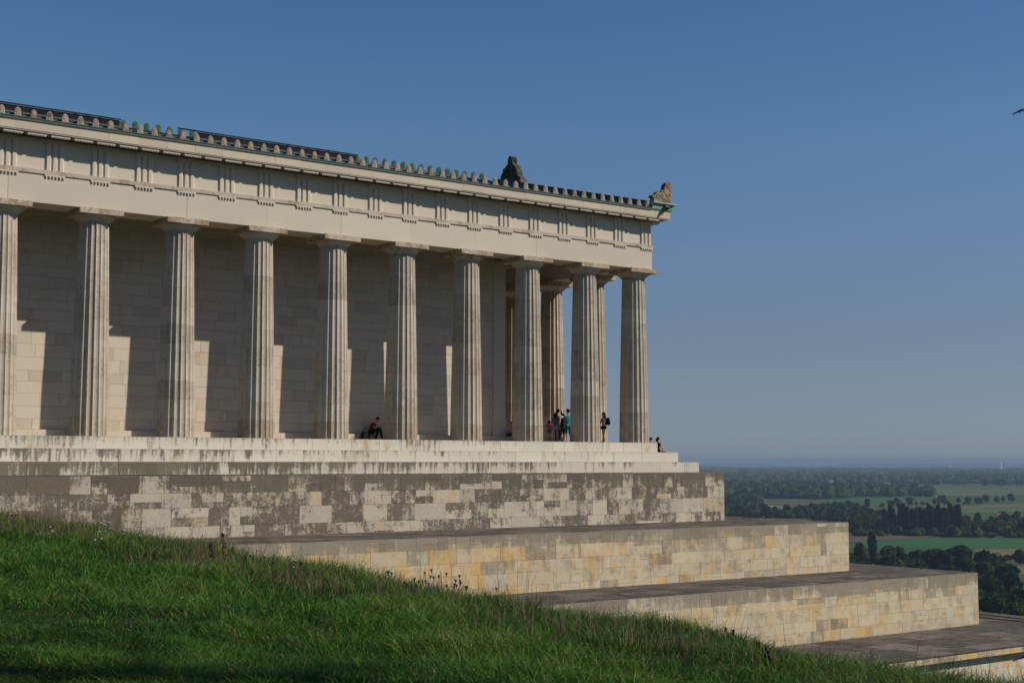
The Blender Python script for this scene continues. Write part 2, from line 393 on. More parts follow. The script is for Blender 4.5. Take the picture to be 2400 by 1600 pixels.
# cella, floor, ceiling -------------------------------------------------
WY = 3.5; WX = 45.3
rg = random.Random(21)
cfn = lambda a, h, r: ((.15*r.random() if r.random() < .8 else r.uniform(.5, 1)), r.uniform(.02, .25), r.uniform(0, .25))
mb = MB()
H = 9.85
cs = []
while sum(cs) < H-.4: cs.append(rg.uniform(.42, .6))
cs = [c*H/sum(cs) for c in cs]
blocks(mb, (XW, WY, .35), (1,0,0), (0,0,1), WX-XW, H, cs, rg, cfn, .009, (.9, 1.9))
blocks(mb, (WX, WY, .35), (0,1,0), (0,0,1), 1.2, H, cs, rg, cfn, .009, (.9, 1.9))
mb.box(XW, WX, WY, WY+1.2, .35, .35+H, (.2,.2,0,0), 0, 'fr')
mb.box(40.0, 41.0, WY+1.2, 22.0, .35, 10.2, (.5,.3,0,0))
mb.box(XW, WX, 22.0, 23.1, .35, 10.2, (.5,.3,0,0))
cella = P(mb.build('cella_wall', M_cella))
mb = MB()
mb.box(WX-.78, WX+.03, WY-.09, WY+1.25, .35, 9.55, (.3,.2,0,0)); mb.box(WX-.86, WX+.10, WY-.16, WY+1.3, .35, .62, (.3,.3,.3,0))
mb.box(WX-.80, WX+.05, WY-.11, WY+1.27, .62, .72, (.3,.3,.3,0))
mb.box(WX-.84, WX+.09, WY-.15, WY+1.3, 9.55, 9.80, (.3,.2,0,0)); mb.box(WX-.92, WX+.17, WY-.24, WY+1.34, 9.80, 9.95, (.3,.2,0,0))
mb.build('anta', M_cella, cella)
mb = MB()
mb.box(XW, WX, WY-.07, WY+.02, 9.93, 10.19, (.4,.3,0,0)); mb.box(XW, WX, WY-.14, WY+.02, 10.06, 10.12, (.2,.1,0,0))
mb.build('crown_moulding', M_cella, cella)
mb = MB()
blocks(mb, (XW, WY-.22, 0), (1,0,0), (0,0,1), 49.6-XW, .35, [.35], rg, lambda a, h, r: (r.uniform(0, .3), r.uniform(.1, .3), .2), .009, (1.2, 1.9))
mb.box(XW, 49.6, WY-.22, 23.3, .002, .35, (.4,.25,0,0), 0, 'fb')
P(mb.build('base_step', M_cella))
mb = MB()
mb.box(XW, X9-.75, .75, 26.0, 11.3, 11.6, (.5,.3,0,0))
x = XW+1.2
while x < X9-1: mb.box(x-.28, x+.28, .75, WY if x < WX else 25.8, 10.75, 11.3, (.5,.3,0,0)); x += 1.95
mb.box(WX-1.0, WX, WY+1.2, 22.0, 9.4, 11.3, (.5,.3,0,0))
P(mb.build('ceiling', M_ceil))
mb = MB(); mb.box(XW, WX, .76, WY-.0, 10.21, 10.4, (.5,.3,0,0)); mb.v = []; mb.f = []; mb.c = []; mb.m = []; mb.sm = []

# roof ----------------------------------------------------------------
RIDGE_Y, RIDGE_Z = 13.28, 16.78
SL = (RIDGE_Z-12.98)/(RIDGE_Y+1.45)
def roof_z(y): return 12.98 + SL*(y+1.45)
mb = MB()
mb.add([(XW,-1.45,12.98),(X9+.5,-1.45,12.98),(X9+.5,RIDGE_Y,RIDGE_Z),(XW,RIDGE_Y,RIDGE_Z),(X9+.5,28.0,12.98),(XW,28.0,12.98)], [(0,1,2,3),(3,2,4,5)])
nk = int((X9-XW)/.65)
for k in range(nk):                                     # cover strips running up from every antefix
    x = 51.52-.65*k
    if x < XW+.3: break
    for y0, y1 in ((-1.35, 13.1),):
        mb.prism([(-.07, .0), (.07, .0), (.04, .07), (-.04, .07)], (x, y0, roof_z(y0)+.003), (1,0,0), (0,0,1), (0, y1-y0, SL*(y1-y0)))
for k in range(1, 10):                                  # overlapping courses of sheet
    y = -1.2+1.45*k
    mb.box(XW, X9+.4, y, y+.06, roof_z(y)-.02, roof_z(y)+.055)
# lower edge seen behind the antefixes
mb.box(XW, X9+.35, -1.30, -1.22, 13.06, 13.13); mb.box(XW, X9+.35, -1.0, -.94, 13.13, 13.20)
# tympanum
mb.add([(X9+.45,-1.0,12.87),(X9+.45,27.6,12.87),(X9+.45,RIDGE_Y,16.75)], [(0,1,2)])
roof = P(mb.build('roof', M_copper))
mb = MB()
mb.box(XW, 51.75, -G-.055, -G+.30, 12.868, 12.995); mb.box(XW, 51.75, -G-.085, -G+.0, 12.965, 13.0)
mb.build('gutter', M_gutter, roof)
# gable sima: a copper band climbing to the apex and down again
mb = MB()
for y0, z0, y1, z1 in ((-1.34, 13.40, RIDGE_Y, 17.04), (28.0, 13.40, RIDGE_Y, 17.04)):
    vs = []
    for (yy, zz) in ((y0, z0), (y1, z1)): vs += [(51.9,yy,zz-.62),(53.1,yy,zz-.62),(53.3,yy,zz),(51.9,yy,zz)]
    mb.add(vs, [(0,1,5,4),(1,2,6,5),(2,3,7,6),(3,0,4,7),(0,3,2,1),(4,5,6,7)])
mb.build('gable_cornice', M_copper, roof)
# corner return of the sima with a lion head spout
mb = MB()
for z0, z1, o in ((12.868, 12.93, .0), (12.932, 12.965, .05), (12.967, 13.03, .075), (13.032, 13.13, .10), (13.132, 13.17, .075), (13.172, 13.22, .12), (13.222, 13.26, .2), (13.262, 13.33, .26)):
    mb.box(51.78-o*.2, X9+G+.02+o, -G-.02-o, -G+1.3, z0, z1)
mb.build('corner_sima', M_pat, roof)
mb = MB(); r5 = random.Random(2)
mb.ball((0, 0, 0), (.17, .12, .17), 12, 8, jit=.08, rng=r5); mb.ball((0, -.13, -.02), (.10, .14, .10), 10, 7); mb.ball((0, -.24, -.05), (.07, .06, .055), 8, 6)
mb.ball((-.09, -.06, .12), (.035, .03, .05), 6, 5); mb.ball((.09, -.06, .12), (.035, .03, .05), 6, 5)
o = mb.build('lion_head', M_gutter, roof); o.location = (52.72, -1.66, 13.05)
# antefixes -------------------------------------------------------------
def antefix(w, h, th, lobes=9):
    mb = MB(); pts = [(-w*.5, 0), (w*.5, 0)]
    # scalloped outline
    out = []
    for i in range(lobes):
        for s in (-.35, 0, .35):
            t = (i+.5+s)/lobes*math.pi
            q = 1.0 if s == 0 else .93
            out.append((w*.5*math.cos(t)*q*(.88+.12*abs(math.cos(t))), h*.38 + h*.62*math.sin(t)*q))
    poly = [(-w*.46, 0), (w*.46, 0), (w*.5, h*.1), (w*.47, h*.2)] + out + [(-w*.47, h*.2), (-w*.5, h*.1)]
    mb.prism(poly, (0, -th/2, 0), (1,0,0), (0,0,1), (0, th, 0), (.5,.35,0,0))
    # palmette ribs and the two little volutes
    for i in range(lobes):
        t = (i+.5)/lobes*math.pi
        p0 = (0, -th/2-.006, h*.34); p1 = (w*.40*math.cos(t), -th/2-.006, h*.40+h*.48*math.sin(t))
        mb.cyl(p0, p1, .008, .016, 5, (.3,.2,0,0))
    for s in (-1, 1):
        for k in range(7):
            t0 = k/7*2*math.pi; t1 = (k+1)/7*2*math.pi
            mb.cyl((s*w*.2+.035*math.cos(t0), -th/2-.006, h*.2+.035*math.sin(t0)), (s*w*.2+.035*math.cos(t1), -th/2-.006, h*.2+.035*math.sin(t1)), .010, .010, 5, (.3,.2,0,0))
    return mb
AX = [51.52-.65*k for k in range(0, 60)]
a0 = None
for x in AX:
    if x < 11: break
    if a0 is None:
        a0 = antefix(.275, .385, .10).build('antefix', M_ante, roof); a0.location = (x, -1.42, 13.0)
    else:
        c = a0.copy(); col.objects.link(c); c.location = (x, -1.42+.0, 13.0); c.parent = roof
b0 = None
for k in range(0, 45):
    x = 51.29-.655*k
    if not (24.4 < x < 31.5 or 35.8 < x < 51.0): continue
    if b0 is None:
        b0 = antefix(.34, .46, .07).build('ridge_antefix', M_green, roof); b0.location = (x, RIDGE_Y, RIDGE_Z+.03); b0.rotation_euler[2] = R(-22)
    else:
        c = b0.copy(); col.objects.link(c); c.location = (x, RIDGE_Y, RIDGE_Z+.03); c.parent = roof
# raised dark sheets over the skylights, on battens
for (x0, x1) in ((XW+2, 22.3), (25.9, 34.4)):
    mb = MB()
    ya, yb = .9, 3.2; th = .06; up = .46
    vs = []
    for yy in (ya, yb):
        z = roof_z(yy)+up+.0
        vs += [(x0,yy,z),(x1,yy,z),(x1,yy,z+th),(x0,yy,z+th)]
    mb.add(vs, [(0,1,2,3),(7,6,5,4),(3,2,6,7),(4,5,1,0),(1,5,6,2),(4,0,3,7)])
    mb.box(x0+.05, x1-.05, ya+.05, ya+.12, roof_z(ya)+.11, roof_z(ya)+up-.005, mi=0)
    mb.box(x0, x1+.3, ya-.10, ya, roof_z(ya)+.10, roof_z(ya)+.165, mi=1)
    x = x0+.4
    while x < x1:
        mb.box(x-.05, x+.05, ya-.06, ya+.02, roof_z(ya)-.02, roof_z(ya)+.099, mi=1); x += 1.6
    mb.build('roof_panel', [M_panel, M_rail], roof)
mb = MB(); mb.box(34.6, 41.5, 2.0, 2.07, roof_z(2.0)+.08, roof_z(2.0)+.16); mb.box(22.5, 25.7, 2.0, 2.07, roof_z(2.0)+.04, roof_z(2.0)+.10); mb.build('roof_batten', M_rail, roof)
# acroteria -------------------------------------------------------------
def volute(mb, cx, cz, r, y, turns=1.6, th=.022, sgn=1, plane='xz', start=0):
    N = int(16*turns)
    pts = []
    for i in range(N+1):
        t = start + sgn*2*math.pi*turns*i/N; q = r*(1-.8*i/N)
        a, b = cx+q*math.cos(t), cz+q*math.sin(t)
        pts.append((a, y, b) if plane == 'xz' else (y, a, b))
    mb.tube(pts, [th*(1-.4*i/N) for i in range(N+1)], 5, (.2,.2,0,0))
A = [(52.141,13.33),(52.144,13.66),(52.03,13.658),(52.031,13.776),(52.117,13.812),(52.245,13.818),(52.346,13.877),(52.361,13.944),(52.462,14.025),(52.563,14.054),(52.634,13.975),(52.735,13.998),(52.742,14.107),(52.824,14.153),(52.939,14.174),(53.012,14.215),(52.926,14.27),(52.999,14.3),(52.947,14.381),(53.029,14.401),(53.0,14.474),(53.087,14.495),(53.074,14.548),(53.175,14.571),(53.19,14.623),(53.322,14.665),(53.511,14.681),(53.452,14.615),(53.434,14.308),(53.477,14.247),(53.505,14.12),(53.474,13.899),(53.486,13.682),(53.49,13.33)]
mb = MB(); mb.prism(A, (0, -1.27, 0), (1,0,0), (0,0,1), (0, .32, 0), (.5,.42,.5,0))
yy = -1.28
for cx, cz, r, s, st in ((53.269,13.853,.15,1,0),(52.762,13.817,.15,-1,math.pi),(52.474,13.784,.12,1,0),(52.23,13.74,.08,-1,0),(52.924,14.10,.08,1,0),(53.40,14.18,.06,1,0)): volute(mb, cx, cz, r, yy, 1.7, .026, s, 'xz', st)
mb.tube([(53.11,yy,13.86),(53.02,yy,13.98),(52.95,yy,14.12)], [.025,.025,.02], 5); mb.tube([(52.62,yy,13.8),(52.57,yy,13.70),(52.38,yy,13.68),(52.3,yy,13.75)], [.025]*4, 5); mb.tube([(53.12,yy,13.80),(53.0,yy,13.66),(52.85,yy,13.67)], [.025]*3, 5)
for i in range(8):
    t = R(88+i*8); mb.cyl((53.36,yy+.01,14.2), (53.38+.40*math.cos(t)*1.0, yy+.01, 14.2+.42*math.sin(t)), .012, .026, 5, (.3,.2,.4,0))
acro = P(mb.build('acroterion', M_acro))
half = [(14.312,17.10),(14.313,17.423),(14.177,17.617),(14.042,17.703),(14.073,17.834),(13.998,17.929),(13.788,17.965),(13.668,18.089),(13.519,18.135)]
top = []
for i in range(7):
    for s, q in ((0, .9), (.5, 1.06)):
        t = R(-5+95*(i+s)/7); top.append((13.31+.21*math.cos(t)*q, 18.25+.38*math.sin(t)*q))
top = [p for p in top if p[0] > 13.29]
rt = [(13.285+13.285-a, b) for a, b in reversed(top)]
rh = [(13.074,18.20),(12.925,18.078),(12.836,17.99),(12.70,17.93),(12.66,17.80),(12.60,17.72),(12.53,17.60),(12.48,17.44),(12.50,17.28),(12.307,17.16),(12.19,17.13),(12.175,16.83)]
mb = MB(); poly = half+top+rt+rh
mb.prism(poly, (52.85, 0, 0), (0,1,0), (0,0,1), (.42, 0, 0), (.5,.6,.3,0))
for xx in (52.84, 53.28):
    for cy, cz, r, s, st in ((13.95,17.33,.26,1,0),(12.75,17.36,.24,-1,math.pi),(13.8,17.75,.14,1,0),(12.95,17.78,.12,-1,math.pi),(13.42,17.95,.12,-1,0),(13.1,17.95,.11,1,0)): volute(mb, cy, cz, r, xx, 1.6, .035, s, 'yz', st)
    for i in range(9):
        t = R(20+i*17.5); mb.cyl((xx, 13.285, 18.15), (xx, 13.285+.17*math.cos(t), 18.22+.36*math.sin(t)), .014, .026, 5)
mb.box(52.8, 53.32, 12.05, 12.42, 16.62, 16.98, (.2,.15,0,0))
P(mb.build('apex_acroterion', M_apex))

# ------------------------------------------------------------------ plinth and terraces
XB = X9+E0+2*.8028+.9602; YF = -E0-2*.8028-.9602; ZB = -1.0654-.58
rg = random.Random(33)
def plinth_fn(a, h, r):
    x = (a+XW-18)/37
    pd = .76 - .27*x + .3*(h-.75)
    d = r.random() < pd
    return (r.random(), (r.uniform(.50, .80) if d else r.uniform(.12, .42)), r.uniform(0, .3) if r.random() < .75 else r.uniform(.3, .6))
mb = MB(); slab(mb, XW, XB, YF, YB+2, -8, ZB, 9, rg, plinth_fn, (.7, 1.75), .42, tread_fn, 1, (1.2, 2.2), 1.2)
tag(mb.build('plinth', [M_plinth, M_tread, M_white]), 'tall weathered grey and cream block wall carrying the temple steps', 'plinth')
mb = None
def terr_fn(greytop, X0, X1, dk):
    def fn(a, h, r):
        x = (a+X0)/X1
        # h counts from far below the visible part; the visible face is the top 2.55 m
        g = greytop if h > dk[0] else (.42*greytop if h > dk[1] else .10)
        st = r.uniform(.42, .66) if r.random() < g else r.uniform(.10, .40)
        xa = a+X0+4; bo = .20*math.exp(-((xa-33)/8)**2) if h < dk[0] else 0
        if greytop < .7: bo = .16*math.exp(-((xa-49)/5)**2) if h < dk[0] else 0
        return (r.random(), st, bo+r.uniform(.12, .42) if r.random() < .85 else r.uniform(.45, .66))
    return fn
T = [  # right end, front, top, bottom, label
    (58.769, -9.078, -4.234, -14, 'upper cream stone terrace with grey top course below the weathered plinth', .80),
    (62.987, -13.99, -6.767, -17, 'middle stone terrace with yellow stained patchwork face between the other two', .62),
]
for k, (x1, y0, zt, zb, lab, g) in enumerate(T):
    rg = random.Random(40+k)
    mb = MB(); Hh = zt-zb; nc = round(Hh/.53)
    slab(mb, XW+4, x1, y0, 30, zb, zt, nc, rg, terr_fn(g, XW, 62, (1-.62/Hh, 1-1.25/Hh)), (.8, 1.9), .30, tread_fn, 1, (1.2, 2.4), 1.15)
    tag(mb.build('stone_terrace', [M_TERR[k], M_tread, M_white]), lab, 'terrace', 'stepped stone terraces below the temple')
# lowest terrace with an overhanging coping
mb = MB(); rg = random.Random(52); x1, y0, zt = 68.05, -20.17, -9.378
wfn = lambda a, h, r: (r.random(), r.uniform(-.1, .42), r.uniform(.1, .6))
slab(mb, XW+14, x1, y0, 31, zt-.31, zt, 1, rg, lambda a, h, r: (r.random(), r.uniform(.2, .6), r.uniform(.2, .7)), (.7, 1.6), 0, tread_fn, 1, (1.2, 2.4), 1.25)
mb.cyl((XW+14, y0+.015, zt-.02), (x1, y0+.015, zt-.02), .045, .045, 8, (.5,.9,0,0), 1)
H = 12
blocks(mb, (XW+14, y0+.36, zt-.312-H), (1,0,0), (0,0,1), x1-.36-XW-14, H, courses(H, 16, rg), rg, wfn, .011, (.9, 1.9), .2, 2)
blocks(mb, (x1-.36, y0+.36, zt-.312-H), (0,1,0), (0,0,1), 50, H, courses(H, 16, rg), rg, wfn, .011, (.9, 1.9), .2, 2)
for dx in (1.15, 2.35): mb.box(x1-dx-.05, x1-dx+.05, y0+.4, 30, zt+.004, zt+.045, (.5,.9,0,0), 1)
tag(mb.build('stone_terrace', [M_terr, M_tread, M_white]), 'lowest stone terrace with overhanging dark coping and pale wall beneath', 'terrace', 'stepped stone terraces below the temple')

# ------------------------------------------------------------------ hillside
def hill_z(x, y):
    x = np.asarray(x, float); y = np.asarray(y, float)
    g0 = -3.22 + (np.clip(y, -75, 10)+50)/34*.42 - .036*np.clip(-41-y, 0, 40) - .24*np.exp(-((y+37.5)/7.5)**2)
    s = np.maximum(x-12.0, 0)
    drop = .30*(s-2.2*(1-np.exp(-s/2.2)))
    rise = np.minimum(np.maximum(12.0-x, 0)*.045, 1.2)*(1+.75*np.clip((-43-y)/14, 0, 1))
    bump = .05*np.sin(x*1.3+y*.7)+.04*np.sin(x*.6-y*1.1+1)+.03*np.sin(x*2.9+y*2.1)
    return np.maximum(g0-drop+rise+bump, PLAIN-3)
def axis(segs):
    out = []
    for a, b, d in segs: out += list(np.arange(a, b, d))
    return np.array(out+[segs[-1][1]])
gx = axis([(-300, -30, 15), (-30, 40, .8), (40, 420, 10)]); gy = axis([(-400, -70, 15), (-70, 10, .8), (10, 400, 15)])
GX, GY = np.meshgrid(gx, gy); GZ = hill_z(GX, GY)
V = np.stack([GX, GY, GZ], -1).reshape(-1, 3); nx, ny = len(gx), len(gy)
ii, jj = np.meshgrid(np.arange(nx-1), np.arange(ny-1)); b = (jj*nx+ii).ravel()
F = np.stack([b, b+1, b+1+nx, b+nx], -1)
def np_mesh(name, V, F, mats, smooth=True, attr=None, mi=None, parent=None):
    """F: (n,k) equal-size faces, or a list of such arrays"""
    if not isinstance(F, list): F = [F]
    me = bpy.data.meshes.new(name); me.vertices.add(len(V)); me.vertices.foreach_set('co', np.asarray(V, np.float32).ravel())
    nl = sum(f.size for f in F); nf = sum(len(f) for f in F)
    me.loops.add(nl); me.loops.foreach_set('vertex_index', np.concatenate([f.ravel() for f in F]).astype(np.int32))
    me.polygons.add(nf)
    tot = np.concatenate([np.full(len(f), f.shape[1]) for f in F]); st = np.concatenate([[0], np.cumsum(tot)[:-1]])
    me.polygons.foreach_set('loop_start', st.astype(np.int32))
    me.polygons.foreach_set('use_smooth', np.full(nf, smooth, bool))
    for k in (mats if isinstance(mats, (list, tuple)) else [mats]): me.materials.append(k)
    if mi is not None: me.polygons.foreach_set('material_index', np.asarray(mi, np.int32))
    me.update(calc_edges=True)
    if attr is not None:
        a = me.attributes.new('blk', 'FLOAT_COLOR', 'FACE'); a.data.foreach_set('color', np.asarray(attr, np.float32).ravel())
    me.validate()
    o = bpy.data.objects.new(name, me); col.objects.link(o)
    if parent: o.parent = parent
    return o
t = NT('turf'); n = t.noise(t.pos(), .6, 5); n2 = t.noise(t.pos(), 9, 4)
n3 = t.noise(t.pos(), 60, 4, .7); c = t.mix(n, (.018, .038, .006), (.035, .062, .010)); c = t.mix(t.step(n2, .55, .75), c, (.045, .045, .018)); c = t.mix(t.step(n3, .45, .62), c, (.008, .016, .004))
M_turf = t.bsdf(c, .95, .1, n2, .03)
tag(np_mesh('hillside', V, F, M_turf), kind='structure')

# ------------------------------------------------------------------ grass
def leafmat(name, cols_, trans=.3, rough=.6, spec=.3):
    """cols_: colours picked by the first channel of the blade attribute"""
    t = NT(name); tone, a, b_, al = t.attr()
    r = t.n('ShaderNodeValToRGB', {0: tone}); el = r.color_ramp.elements
    while len(el) < len(cols_): el.new(.5)
    for e, (p, c) in zip(el, cols_): e.position = p; e.color = (*c, 1)
    pr = t.n('ShaderNodeBsdfPrincipled', {'Roughness': rough, 'Specular IOR Level': spec}); t.t.links.new(r.outputs[0], pr.inputs['Base Color'])
    tr = t.n('ShaderNodeBsdfTranslucent'); t.t.links.new(r.outputs[0], tr.inputs[0])
    mx = t.n('ShaderNodeMixShader', {0: trans, 1: pr.outputs[0], 2: tr.outputs[0]}); t.t.links.new(mx.outputs[0], t.out.inputs[0])
    return t.mat
M_grass = leafmat('grass_blades', [(0, (.018, .050, .007)), (.35, (.039, .110, .011)), (.7, (.078, .178, .018)), (.9, (.15, .23, .04)), (1, (.25, .2, .09))], .3, .55, .2)
M_dry = leafmat('dry_stems', [(0, (.10, .07, .04)), (.5, (.17, .125, .07)), (.85, (.24, .185, .11)), (1, (.06, .045, .03))], .15, .8, .1)
def blades(x, y, h, w, lean, bend, tone, dirn=None):
    n = len(x); z = hill_z(x, y)-.02
    th = npr.uniform(0, 2*np.pi, n) if dirn is None else dirn
    ph = npr.uniform(0, 2*np.pi, n)
    dx, dy = np.cos(th), np.sin(th); sx, sy = np.cos(ph), np.sin(ph)
    B = np.stack([x, y, z], -1); D = np.stack([dx, dy, 0*dx], -1); S = np.stack([sx, sy, 0*sx], -1)*(w/2)[:, None]
    up = np.array([0, 0, 1.])
    mid = B + up*(h*.55)[:, None] + D*(h*lean*.45)[:, None]
    tip = B + up*(h*(1-.35*bend))[:, None] + D*(h*(lean+.35*bend))[:, None]
    V = np.stack([B-S, B+S, mid-S*.8, mid+S*.8, tip], 1).reshape(-1, 3)
    k = np.arange(n)*5
    q = np.stack([k, k+1, k+3, k+2], -1); tr = np.stack([k+2, k+3, k+4], -1)
    A = np.zeros((n, 4)); A[:, 0] = tone
    return V, q, tr, np.concatenate([A, A])
def to_world(r, q):   # right / forward on the level, seen from the photographer's spot -> world x, y
    fx, fy = .5934, .8049
    return EYE[0]+fy*r+fx*q, EYE[1]-fx*r+fy*q
def patch(x, y):     # slow variation over the meadow
    return .5+.25*np.sin(x*.9+1.3*np.sin(y*.5))+.25*np.sin(y*.8-x*.35+2)
N = 560000
q = 8.3*np.exp(npr.uniform(0, 1, N)**1.05*np.log(50/8.3)); r = npr.uniform(-1, 1, N)*(.40*q+1.4)
x, y = to_world(r, q)
keep = (x < 15.5) & (y < -3.7) & (y > -66); x, y, q = x[keep], y[keep], q[keep]
lush = np.clip((x-4.5+1.6*np.sin(y*.35))/5.5, 0, 1)     # mown lawn near, long grass towards the brow
pt = patch(x, y)
kk = npr.normal(0, 1, (26, 2)); kk /= np.linalg.norm(kk, axis=1)[:, None]; ks_ = np.exp(npr.uniform(np.log(.9), np.log(9), 26)); kp = npr.uniform(0, 6.28, 26)
cl = np.zeros(len(x))
for (a_, b_), f_, p_ in zip(kk, ks_, kp): cl += np.sin((x*a_+y*b_)*f_+p_)*(f_**-.25)
cl = np.clip(.5+cl/9, 0, 1)                               # clumping of the sward at many sizes
h = (.060+.055*npr.random(len(x)))*(.75+.6*cl)*(1-lush) + (.09+.22*npr.random(len(x))*(.4+pt))*(.5+cl)*lush
w = (.0035+.00042*q)*(.6+.8*npr.random(len(x)))
tone = np.clip(npr.normal(.33, .22, len(x))+.2*(pt-.5)+.55*(cl-.5)+.13*lush, 0, .93); tone[npr.random(len(x)) < .045] = 1
V1 = blades(x, y, h, w, .35+1.1*npr.random(len(x))*(1.25-.7*lush), npr.random(len(x)), tone)
# coarse tufts
nt = 900; q = 9*np.exp(npr.random(nt)*np.log(40/9)); r = npr.uniform(-1, 1, nt)*(.40*q+1); tx, ty = to_world(r, q); k = (tx < 13.5) & (tx > 3) & (ty < -5); tx, ty, q = tx[k], ty[k], q[k]
per = 46; x = np.repeat(tx, per)+npr.normal(0, .11, len(tx)*per); y = np.repeat(ty, per)+npr.normal(0, .11, len(tx)*per); qq = np.repeat(q, per)
th = np.arctan2(y-np.repeat(ty, per), x-np.repeat(tx, per))
hs = np.repeat(npr.uniform(.6, 1.25, len(tx))*np.clip((tx-2)/8, .35, 1.1), per)
V2 = blades(x, y, hs*npr.uniform(.14, .38, len(x)), .004+.00042*qq, .25+.5*npr.random(len(x)), npr.random(len(x)), np.clip(npr.normal(.5, .16, len(x))+np.repeat(npr.normal(0, .12, len(tx)), per), 0, .92), th)
def join(parts):
    Vs, qs, ts, As, Bs = [], [], [], [], []; off = 0
    for V, q_, t_, A in parts:
        n = len(q_); Vs.append(V); qs.append(q_+off); ts.append(t_+off); As.append(A[:n]); Bs.append(A[n:]); off += len(V)
    return np.concatenate(Vs), [np.concatenate(qs), np.concatenate(ts)], np.concatenate(As+Bs)
V, F, A = join([V1, V2])
tag(np_mesh('grass', V, F, M_grass, False, A), 'green meadow grass, mown close by and longer towards the brow', 'grass', kind='stuff')
# dry stems along the brow of the hill
N = 10500
y = npr.uniform(-57, -4, N); x = 12.4+npr.normal(0, .85, N)+.35*np.sin(y*.6)
dist = np.hypot(x, y-EYE[1])
h = np.abs(npr.normal(.31, .13, N))*(.75+.5*patch(x*1.7, y*.9)); h[npr.random(N) < .07] *= 1.7
V3 = blades(x, y, h, .0026+.00013*dist, .10+.25*npr.random(N), .6*npr.random(N), npr.random(N)*.9)
Nt = 1500; yt = -56+52*npr.random(Nt)**1.1; xt = 12.3+npr.normal(0, .7, Nt); dt_ = np.hypot(xt, yt-EYE[1]); ht = npr.uniform(.35, .80, Nt)
V4 = blades(xt, yt, ht, .0022+.00010*dt_, .05+.35*npr.random(Nt), .5*npr.random(Nt), npr.random(Nt)*.6)
# seed heads as small leaves near the stem tops
M = 3000; i = npr.integers(0, N, M)
Vh = blades(x[i]+npr.normal(0, .03, M), y[i]+npr.normal(0, .03, M), h[i]*1.12, .0045+.00014*dist[i], .2*npr.random(M), .8*npr.random(M), .5+.5*npr.random(M))
V, F, A = join([V3, V4, Vh])
tag(np_mesh('dry_grass', V, F, M_dry, False, A), 'thin brown dry grass stems along the brow of the meadow', 'dry grass', kind='stuff')

# flowering plants standing in the long grass
M_stem = plainmat('plant_stem', (.03, .05, .018), (.045, .06, .02), .8, 9)
M_dock = plainmat('dock_brown', (.045, .022, .014), (.03, .015, .01), .9, 20)
M_umb = plainmat('dried_umbel', (.035, .028, .02), (.02, .017, .012), .9, 20)
M_petal = plainmat('white_petals', (.72, .72, .66), (.6, .62, .52), .8, 30)
M_yel = plainmat('yellow_petals', (.7, .45, .03), (.6, .36, .02), .7, 30)
def plant(kind, r, q, h, label, group, seed):
    x, y = to_world(r, q); z = float(hill_z(x, y)); g = random.Random(seed); h = h*(.72 if kind == 'umbel' else .9)
    name, cat = {'yarrow': ('yarrow', 'flower'), 'umbel': ('dried_umbel', 'dried flower'), 'dock': ('dock_plant', 'weed'), 'yellow': ('buttercup', 'flower')}[kind]
    root = tag(empty(name, (x, y, z-.03)), label, cat, group)
    for s in range(1 if kind == 'dock' else g.randint(2, 4)):
        st = MB(); hd = MB()
        lx, ly = g.uniform(-.12, .12), g.uniform(-.12, .12); hh = h*g.uniform(.6, 1.1)
        bx, by = g.uniform(-.08, .08), g.uniform(-.08, .08)
        tipp = Vector((bx+lx*h*1.5, by+ly*h*1.5, hh)); base = Vector((bx, by, 0))
        st.cyl(base, tipp, .003, .002, 5)
        if kind in ('yarrow', 'umbel'):
            for k in range(9):
                t = 6.283*k/9; rr = .015 if k else 0
                p = tipp+Vector((rr*math.cos(t), rr*math.sin(t), .03+g.uniform(-.008, .008)))
                st.cyl(tipp-Vector((0, 0, .03)), p, .002, .002, 4); hd.ball(p, (.0095, .0095, .006), 7, 4)
        elif kind == 'yellow': hd.ball(tipp, (.013, .013, .009), 7, 4)
        else:
            for k in range(26):
                f_ = g.uniform(.35, 1); p = base.lerp(tipp, f_); rr = .05*(1.15-f_)+.012
                t = g.uniform(0, 6.28); hd.ball(p+Vector((rr*math.cos(t), rr*math.sin(t), g.uniform(-.01, .02))), (.016, .016, .026), 6, 4)
        st.build('stem', M_dock if kind == 'dock' else (M_umb if kind == 'umbel' else M_stem), root)
        hd.build('flower_head' if kind != 'dock' else 'seed_head', {'yarrow': M_petal, 'umbel': M_umb, 'dock': M_dock, 'yellow': M_yel}[kind], root)
def rq(u, q): return (u-1200)/3278*q
for i, (u, q, h) in enumerate([(250, 33, .55), (275, 32, .6), (300, 33, .5), (320, 31, .5), (470, 30, .65), (12, 40, .6), (36, 39, .5), (610, 28.5, .5), (700, 26.5, .5), (240, 30, .45), (130, 33, .35)]):
    plant('yarrow', rq(u, q), q, h, 'white yarrow with flat flower heads in the long grass on the left brow', 'white yarrow plants on the brow', i)
for i, (u, q, h) in enumerate([(915, 24.3, .5), (965, 24.0, .55), (985, 23.5, .5), (1005, 23.6, .62), (1015, 23.6, .5), (1035, 23.2, .6), (1065, 22.6, .55), (1080, 22.5, .6), (1090, 22.3, .6), (1150, 22.5, .42), (650, 27.5, .55), (720, 26.5, .55), (740, 26.3, .5), (1715, 18.8, .5), (1770, 18.4, .4), (1830, 18.0, .35), (2255, 15.2, .25), (2370, 14.7, .35), (2350, 14.8, .3)]):
    plant('umbel', rq(u, q), q, h, 'dark dried umbel on thin stems among the grass of the brow', 'dried umbels along the brow', 50+i)
